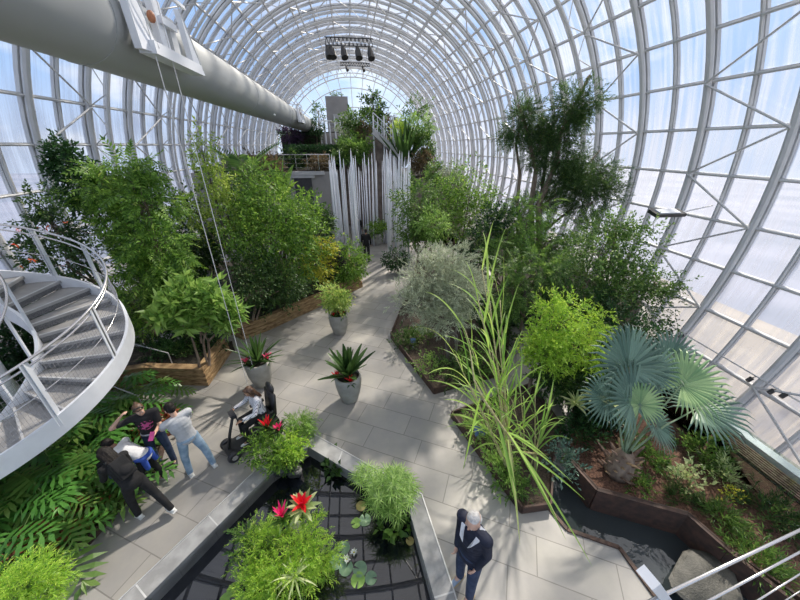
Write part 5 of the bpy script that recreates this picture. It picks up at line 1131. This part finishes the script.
    remesh(c, 'shorts' if shorts else 'trousers', bottom, root, .010)
    for hp, kn, an in legs:
        c = MB(); a0 = an + [0, -.035, -.05]; cap(c, S(a0 + [0, 0, .01]), S(an + [0, .14, -.052]), .043 * k, .034 * k); cap(c, S(an + [0, 0, .0]), S(a0 + [0, .02, .02]), .046 * k, .046 * k); sh_ = remesh(c, 'shoe', shoes[0], root, .008)
        c = MB(); c.prism([(S(an)[0] + x * k, S(an)[1] + y * k) for x, y in ((-.04, -.085), (.04, -.085), (.048, .08), (.03, .175), (-.03, .175), (-.048, .08))], S(an)[2] - .088 * k, S(an)[2] - .066 * k); so = c.build('sole', shoes[1]); so.parent = sh_
    # --- face and hair
    for s in (-1, 1): e_ = MB().ell(HP(s * .030, .079, .008), np.array([.013, .008, .0085]) * k, 10, hd).build('eye', M['eye'], root, True); MB().ell(HP(s * .030, .0865, .008), np.array([.006, .003, .006]) * k, 8, hd).build('iris', M['black'], e_, True)
    MB().ell(HP(0, .086, -.052), np.array([.022, .008, .006]) * k, 10, hd).build('mouth', M['lip'], root, True)
    if hair:
        c = MB(); c.ell(HP(0, -.024, .042), np.array([.083, .094, .086]) * k, 18, hd)
        if hairstyle != 'bald': c.ell(HP(0, -.05, .0), np.array([.080, .066, .085]) * k, 16, hd); c.ell(HP(0, .045, .092), np.array([.06, .035, .024]) * k, 12, hd)
        if hairstyle == 'bald': c = MB(); c.ell(HP(0, -.045, .0), np.array([.079, .062, .062]) * k, 16, hd); c.ell(HP(0, -.02, .06), np.array([.070, .080, .060]) * k, 14, hd)
        if hairstyle == 'long':
            for s in (-1, -.5, 0, .5, 1): cap(c, HP(s * .062, -.055 - .02 * (1 - abs(s)), .02), HP(s * .075, -.075, -.23) + np.array([0, -.03, -.02]), .045 * k, .030 * k)
            for s in (-1, 1): cap(c, HP(s * .076, .0, .03), HP(s * .085, .01, -.20), .028 * k, .022 * k)
        if hairstyle == 'pony': c.ell(HP(0, -.11, .05), np.array([.035, .04, .035]) * k, 12, hd); cap(c, HP(0, -.13, .04), HP(0, -.15, -.12), .028 * k, .012 * k)
        remesh(c, 'hair', hair, root, .008)
    root['hp'] = 0; del root['hp']
    return root, dict(S=S, HP=HP, hd=hd, arms=arms, legs=legs, pel=pel, nb=nb, Rt=Rt, k=k, chest=chest, sh=sh)
M['eye'] = mat('eye_white', (.8, .78, .75), .3); M['lip'] = mat('lips', (.35, .12, .10), .5)
M['black_hair'] = mat('black_hair', (.006, .005, .005), .6, spec=.2, scale=30, col2=(.02, .016, .014), stretch=(1, 1, .2), bump=.5); M['brown_hair'] = mat('brown_hair', (.05, .025, .015), .45, scale=30, col2=(.13, .07, .04), stretch=(1, 1, .2), bump=.5)
M['grey_hair'] = mat('grey_hair', (.42, .40, .38), .6, scale=35, col2=(.66, .64, .62), bump=.6)
def cloth(n, c, c2=None, b=.35): return mat(n, c, .85, scale=7, col2=c2, bump=b, bscale=14, var=.15)
M['navy'] = cloth('navy_jacket', (.010, .013, .028), (.022, .026, .05)); M['denim_dark'] = cloth('dark_denim', (.02, .035, .08), (.05, .075, .14)); M['denim_light'] = cloth('light_denim', (.17, .27, .38), (.34, .45, .57))
M['grey_tee'] = cloth('grey_tshirt', (.40, .41, .43), (.50, .51, .53)); M['black_cloth'] = cloth('black_cloth', (.004, .004, .005), (.012, .012, .014)); M['white_cloth'] = cloth('white_cloth', (.68, .68, .70), (.80, .80, .82)); M['blue_cloth'] = cloth('blue_jacket', (.02, .06, .34), (.05, .12, .50)); M['tan_cloth'] = cloth('tan_shirt', (.50, .38, .22), (.62, .48, .30))
M['shoe_white'] = mat('white_shoe', (.70, .70, .68), .5); M['shoe_grey'] = mat('grey_blue_shoe', (.30, .38, .50), .6); M['shoe_dark'] = mat('dark_shoe', (.03, .03, .035), .5); M['shoe_red'] = mat('red_white_shoe', (.55, .10, .10), .5, scale=9, col2=(.75, .7, .7)); M['tan_sole'] = mat('tan_sole', (.45, .36, .22), .7)
def sub(mb, name, m, root, smooth=True): return mb.build(name, m, root, smooth)
def print_mat():
    m, nt, b = newmat('black_tshirt_with_pink_print'); N = nt.nodes.new; L = nt.links.new; tc = N('ShaderNodeTexCoord'); sp_ = N('ShaderNodeSeparateXYZ'); L(tc.outputs['Object'], sp_.inputs[0])
    no = N('ShaderNodeTexNoise'); no.inputs['Scale'].default_value = 18; L(tc.outputs['Object'], no.inputs[0])
    vd = N('ShaderNodeVectorMath'); vd.operation = 'DISTANCE'; L(tc.outputs['Object'], vd.inputs[0]); vd.inputs[1].default_value = (0, .12, 1.22); lt = N('ShaderNodeMath'); lt.operation = 'LESS_THAN'; L(vd.outputs['Value'], lt.inputs[0]); lt.inputs[1].default_value = .11
    g = N('ShaderNodeMath'); g.operation = 'GREATER_THAN'; L(no.outputs[0], g.inputs[0]); g.inputs[1].default_value = .52; mu = N('ShaderNodeMath'); mu.operation = 'MULTIPLY'; L(lt.outputs[0], mu.inputs[0]); L(g.outputs[0], mu.inputs[1])
    mx = N('ShaderNodeMixRGB'); L(mu.outputs[0], mx.inputs[0]); mx.inputs[1].default_value = (.014, .013, .016, 1); mx.inputs[2].default_value = (.62, .10, .30, 1); L(mx.outputs[0], b.inputs['Base Color']); b.inputs['Roughness'].default_value = .85; return m
def stripe_mat():
    m, nt, b = newmat('white_jacket_with_grey_stripes'); N = nt.nodes.new; L = nt.links.new; tc = N('ShaderNodeTexCoord'); w = N('ShaderNodeTexWave'); w.inputs['Scale'].default_value = 14; w.inputs['Distortion'].default_value = .6; L(tc.outputs['Object'], w.inputs[0])
    rp = N('ShaderNodeValToRGB'); rp.color_ramp.elements[0].position = .78; rp.color_ramp.elements[1].position = .86; rp.color_ramp.elements[0].color = (.74, .74, .77, 1); rp.color_ramp.elements[1].color = (.16, .17, .22, 1); L(w.outputs[0], rp.inputs[0]); L(rp.outputs[0], b.inputs['Base Color']); b.inputs['Roughness'].default_value = .85; return m
# older man by the pool
o, d = human('older grey-haired man in a navy jacket standing beside the pool coping', G(464, 588)[:2], (-.86, -.51), 1.92, M['skin_light'], M['navy'], M['denim_dark'], (M['shoe_grey'], M['tan_sole']), M['grey_hair'], 'bald', sleeve=1, longtop=1, build=.98,
             pose=dict(lean=2, head=(0, .35, .05), arms=((nv(-.10, -.12, -1), nv(.22, .42, -1)), (nv(.10, -.12, -1), nv(-.22, .42, -1))), legs=((nv(-.06, .12, -1), nv(0, -.04, -1)), (nv(.06, -.02, -1), nv(0, -.08, -1)))))
mb = MB(); S = d['S']
for s in (-1, 1):
    a = d['nb'] + np.array([s * .055, -.03, .035]); b_ = d['nb'] + np.array([s * .075, .075, -.04]); c_ = d['nb'] + np.array([s * .035, .135, -.22]); mb.add([S(a), S(b_), S(c_), S(c_ + [s * .045, .012, .10]), S(b_ + [s * .05, .0, .0]), S(a + [s * .05, -.02, -.03])] + [S(a) - [0, 0, .012], S(b_) - [0, 0, .012], S(c_) - [0, 0, .012], S(c_ + [s * .045, .012, .10]) - [0, 0, .012], S(b_ + [s * .05, 0, 0]) - [0, 0, .012], S(a + [s * .05, -.02, -.03]) - [0, 0, .012]],
        [[0, 1, 4, 5], [1, 2, 3, 4], [6, 11, 10, 7], [7, 10, 9, 8], [0, 5, 11, 6], [5, 4, 10, 11], [4, 3, 9, 10], [3, 2, 8, 9], [2, 1, 7, 8], [1, 0, 6, 7]])
sub(mb, 'collar', M['white_cloth'], o, False)
# man in the grey T-shirt
human('man in grey T-shirt and light blue jeans seen from behind on the path', G(203, 470)[:2], (-.70, .72), 1.74, M['skin_light'], M['grey_tee'], M['denim_light'], (M['shoe_white'], M['shoe_white']), M['black_hair'], 'short', build=1.1,
      pose=dict(lean=6, side=-4, head=(0, .5, .1), arms=((nv(-.10, .70, -.75), nv(.15, .95, .0)), (nv(-.02, .40, -1), nv(-.5, .8, .0))), legs=((nv(-.14, .12, -1), nv(-.05, .0, -1)), (nv(.20, -.12, -1), nv(.08, -.12, -1)))))
# woman with phone
o, d = human('woman in black T-shirt with pink print holding her phone, hand to forehead', G(168, 464)[:2], (.45, -.89), 1.72, M['skin_light'], print_mat(), M['denim_dark'], (M['shoe_dark'], M['shoe_dark']), M['brown_hair'], 'pony',
      pose=dict(lean=6, head=(0, .45, .2), arms=((nv(-.05, .45, -.9), nv(.25, .9, .2)), (nv(.92, .38, .08), nv(-.72, .12, .75))), legs=((nv(-.07, .06, -1), nv(0, 0, -1)), (nv(.09, .0, -1), nv(0, -.05, -1)))))
S, ar = d['S'], d['arms']; w = ar[0][2] + ar[0][3] * .12
ph = MB().box((0, 0, 0), (.075, .15, .010), rx3(R_(35))).build('phone', mat('pink_phone', (.75, .08, .30), .3)); wp = o.matrix_basis @ Vector(S(w + [0, .02, .03])); ph.location = wp; tag(ph, 'small pink phone held by the woman in the black T-shirt', 'phone')
hd_ = MB().tube([d['HP'](.085 * math.cos(a), .02, .03 + .092 * math.sin(a)) for a in np.linspace(.15, PI - .15, 10)], .009, 6).build('sunglasses', M['black'], o)
sub(MB().ell(d['S'](d['pel'] + [0, 0, .04]), (.175, .14, .045), 18), 'waist_bag', mat('grey_waist_cloth', (.35, .36, .40), .8), o)
# boy bending
o, d = human('boy in white T-shirt with blue jacket tied at his waist bending over the bed', G(160, 484)[:2], (-.80, .10), 1.50, M['skin_dark'], M['white_cloth'], M['black_cloth'], (M['shoe_red'], M['shoe_white']), M['black_hair'], 'short',
      pose=dict(lean=58, head=(0, -.1, .2), arms=((nv(-.1, .2, -1), nv(.1, .55, -.8)), (nv(.15, .1, -1), nv(-.05, .5, -.8))), legs=((nv(-.10, .16, -1), nv(-.03, -.14, -1)), (nv(.10, .05, -1), nv(.03, -.2, -1)))))
c = MB(); c.ell(d['S'](d['pel'] + [0, 0, .03]), (.165, .14, .055), 18)
for s in (-1, 1): cap(c, d['S'](d['pel'] + [s * .10, -.06, .0]), d['S'](d['pel'] + [s * .12, -.10, -.24]), .055, .04); cap(c, d['S'](d['pel'] + [s * .03, .12, .02]), d['S'](d['pel'] + [s * .06, .17, -.17]), .028, .02)
remesh(c, 'tied_jacket', M['blue_cloth'], o, .010)
# walking woman in black
o, d = human('woman dressed in black with a backpack striding and leaning over the plants', G(157, 515)[:2], (-.80, .45), 1.62, M['skin_dark'], M['black_cloth'], M['black_cloth'], (M['shoe_white'], M['shoe_white']), M['black_hair'], 'long', sleeve=1, build=.92,
      pose=dict(lean=36, head=(0, .25, 0), arms=((nv(-.1, .35, -1), nv(.1, .7, -.5)), (nv(.15, .25, -1), nv(-.1, .6, -.7))), legs=((nv(-.05, .30, -1), nv(-.02, .02, -1)), (nv(.12, -.50, -1), nv(.05, -.62, -1)))))
bp_c = d['chest'] + d['Rt'] @ np.array([0, -.19, .02]); c = MB(); c.box(d['S'](bp_c), (.22, .12, .34), d['Rt']); c.ell(d['S'](bp_c + d['Rt'] @ np.array([0, -.06, -.06])), (.09, .04, .08), 14, d['Rt']); bpk = remesh(c, 'backpack', M['black_cloth'], None, .012)
bpk.location = o.location; bpk.rotation_euler = o.rotation_euler; tag(bpk, 'black backpack worn by the striding woman in black', 'backpack')
for s in (-1, 1): MB().tube([d['S'](d['sh'][(s + 1) // 2] * [.55, 1, 1] + d['Rt'] @ np.array(v)) for v in ([0, -.10, .06], [0, .0, .075], [0, .10, .02], [0, .12, -.15], [s * .04, .0, -.28])], .018, 8).build('strap', M['shoe_dark'], bpk)
# small child among the leaves
human('small brown-haired child half hidden in the leaves beside the boy', G(128, 492)[:2], (-.7, .5), 1.05, M['skin_mid'], M['black_cloth'], M['denim_dark'], (M['shoe_dark'], M['shoe_dark']), M['brown_hair'], 'short', pose=dict(lean=20))
# rider on the mobility scooter
sxy = G(256, 440)[:2]; hdg = np.array([-.80, -.60]); hdg = hdg / np.linalg.norm(hdg); ang = math.atan2(-hdg[0], hdg[1])
sc_ = thing('mobility_scooter', 'black mobility scooter with a tall seat and handlebar beside the pool island', 'mobility scooter', (sxy[0], sxy[1], 0), ang)
part3 = lambda mb, n, m, s=False: mb.build(n, m, sc_, s)
part3(MB().box((0, .10, .16), (.42, 1.0, .07)).box((0, -.30, .30), (.40, .42, .22)), 'deck', M['black']); part3(MB().tube([(0, -.30, .38), (0, -.30, .50)], .05, 10), 'seat_post', M['chrome'])
c = MB(); c.box((0, -.25, .53), (.42, .42, .07)); part3(c, 'seat', M['black']); c = MB(); c.box((0, -.48, .82), (.42, .07, .52), rx3(.12)); c.ell((0, -.53, 1.16), (.17, .06, .12), 14); part3(c, 'backrest', M['black'], True)
tl = part3(MB().tube([(0, .52, .18), (0, .42, .55), (0, .28, .92)], .03, 8), 'tiller', M['black'], True); MB().tube([(-.27, .18, .95), (-.15, .25, .94), (.15, .25, .94), (.27, .18, .95)], .016, 8).build('handlebar', M['black'], tl)
MB().box((0, .28, .97), (.20, .10, .08)).build('console', M['shoe_dark'], tl)
for s in (-1, 1): part3(MB().beam((s * .25, -.42, .72), (s * .25, -.12, .72), .05, .05), 'armrest', M['black'])
for x, y, r in ((-.22, .50, .13), (.22, .50, .13), (-.24, -.38, .15), (.24, -.38, .15)):
    wh = part3(MB().lathe([(.05, -.04), (r - .02, -.045), (r, -.02), (r, .02), (r - .02, .045), (.05, .04)], (0, 0, 0), 24), 'wheel', M['shoe_dark']); wh.rotation_euler = (0, PI / 2, 0); wh.location = (x, y, r)
    MB().lathe([(0, -.046), (.06, -.046), (.06, .046), (0, .046)], (0, 0, 0), 12).build('hub_cap', M['chrome'], wh)
pr = np.array(sxy) - hdg * .24
o, d = human('person with long dark hair and dark glasses in a striped white jacket riding the scooter', pr, hdg, 1.62, M['skin_mid'], stripe_mat(), M['black_cloth'], (M['shoe_white'], M['shoe_white']), M['brown_hair'], 'long', sleeve=1, seatz=.60,
      pose=dict(lean=8, head=(0, .25, .1), arms=((nv(-.35, .45, -.8), nv(.15, 1, -.05)), (nv(.35, .45, -.8), nv(-.15, 1, -.05))), legs=((nv(-.12, 1, -.12), nv(0, .05, -1)), (nv(.12, 1, -.12), nv(0, .05, -1)))))
for s in (-1, 1): MB().ell(d['HP'](s * .032, .094, .010), (.024, .006, .018), 12, d['hd']).build('dark_lens', M['black'], o, True)
# two visitors entering the rods, others far off
human('visitor in dark clothes walking away just before the white rods', G(367, 261)[:2], (.1, 1), 1.78, M['skin_mid'], M['black_cloth'], M['black_cloth'], (M['shoe_dark'], M['shoe_dark']), M['black_hair'], 'short', sleeve=1, vox=.014, pose=dict(legs=((nv(-.05, .2, -1), nv(0, -.05, -1)), (nv(.05, -.15, -1), nv(0, -.25, -1)))))
human('visitor in black standing inside the left edge of the white rods', G(359, 243)[:2], (.3, 1), 1.75, M['skin_mid'], M['black_cloth'], M['denim_dark'], (M['shoe_dark'], M['shoe_dark']), M['black_hair'], 'short', sleeve=1, vox=.014)
human('visitor in a tan shirt half hidden behind shrubs left of the cables', G(213, 262, 1.55)[:2], (-.6, -.7), 1.72, M['skin_light'], M['tan_cloth'], M['denim_dark'], (M['shoe_dark'], M['shoe_dark']), M['black_hair'], 'short', vox=.014)
human('grey-haired companion in a white top beside the visitor in the tan shirt', G(203, 263, 1.5)[:2], (.6, -.7), 1.66, M['skin_light'], M['white_cloth'], M['black_cloth'], (M['shoe_dark'], M['shoe_dark']), M['grey_hair'], 'short', vox=.014)
ft = P(422, 182, 24.2); human('distant visitor in dark clothes standing on the right terrace', (ft[0], 24.2), (-.2, -1), 1.75, M['skin_mid'], M['black_cloth'], M['denim_dark'], (M['shoe_dark'], M['shoe_dark']), M['black_hair'], 'short', sleeve=1, vox=.016, z=P(420, 178, 23)[2] + .09)
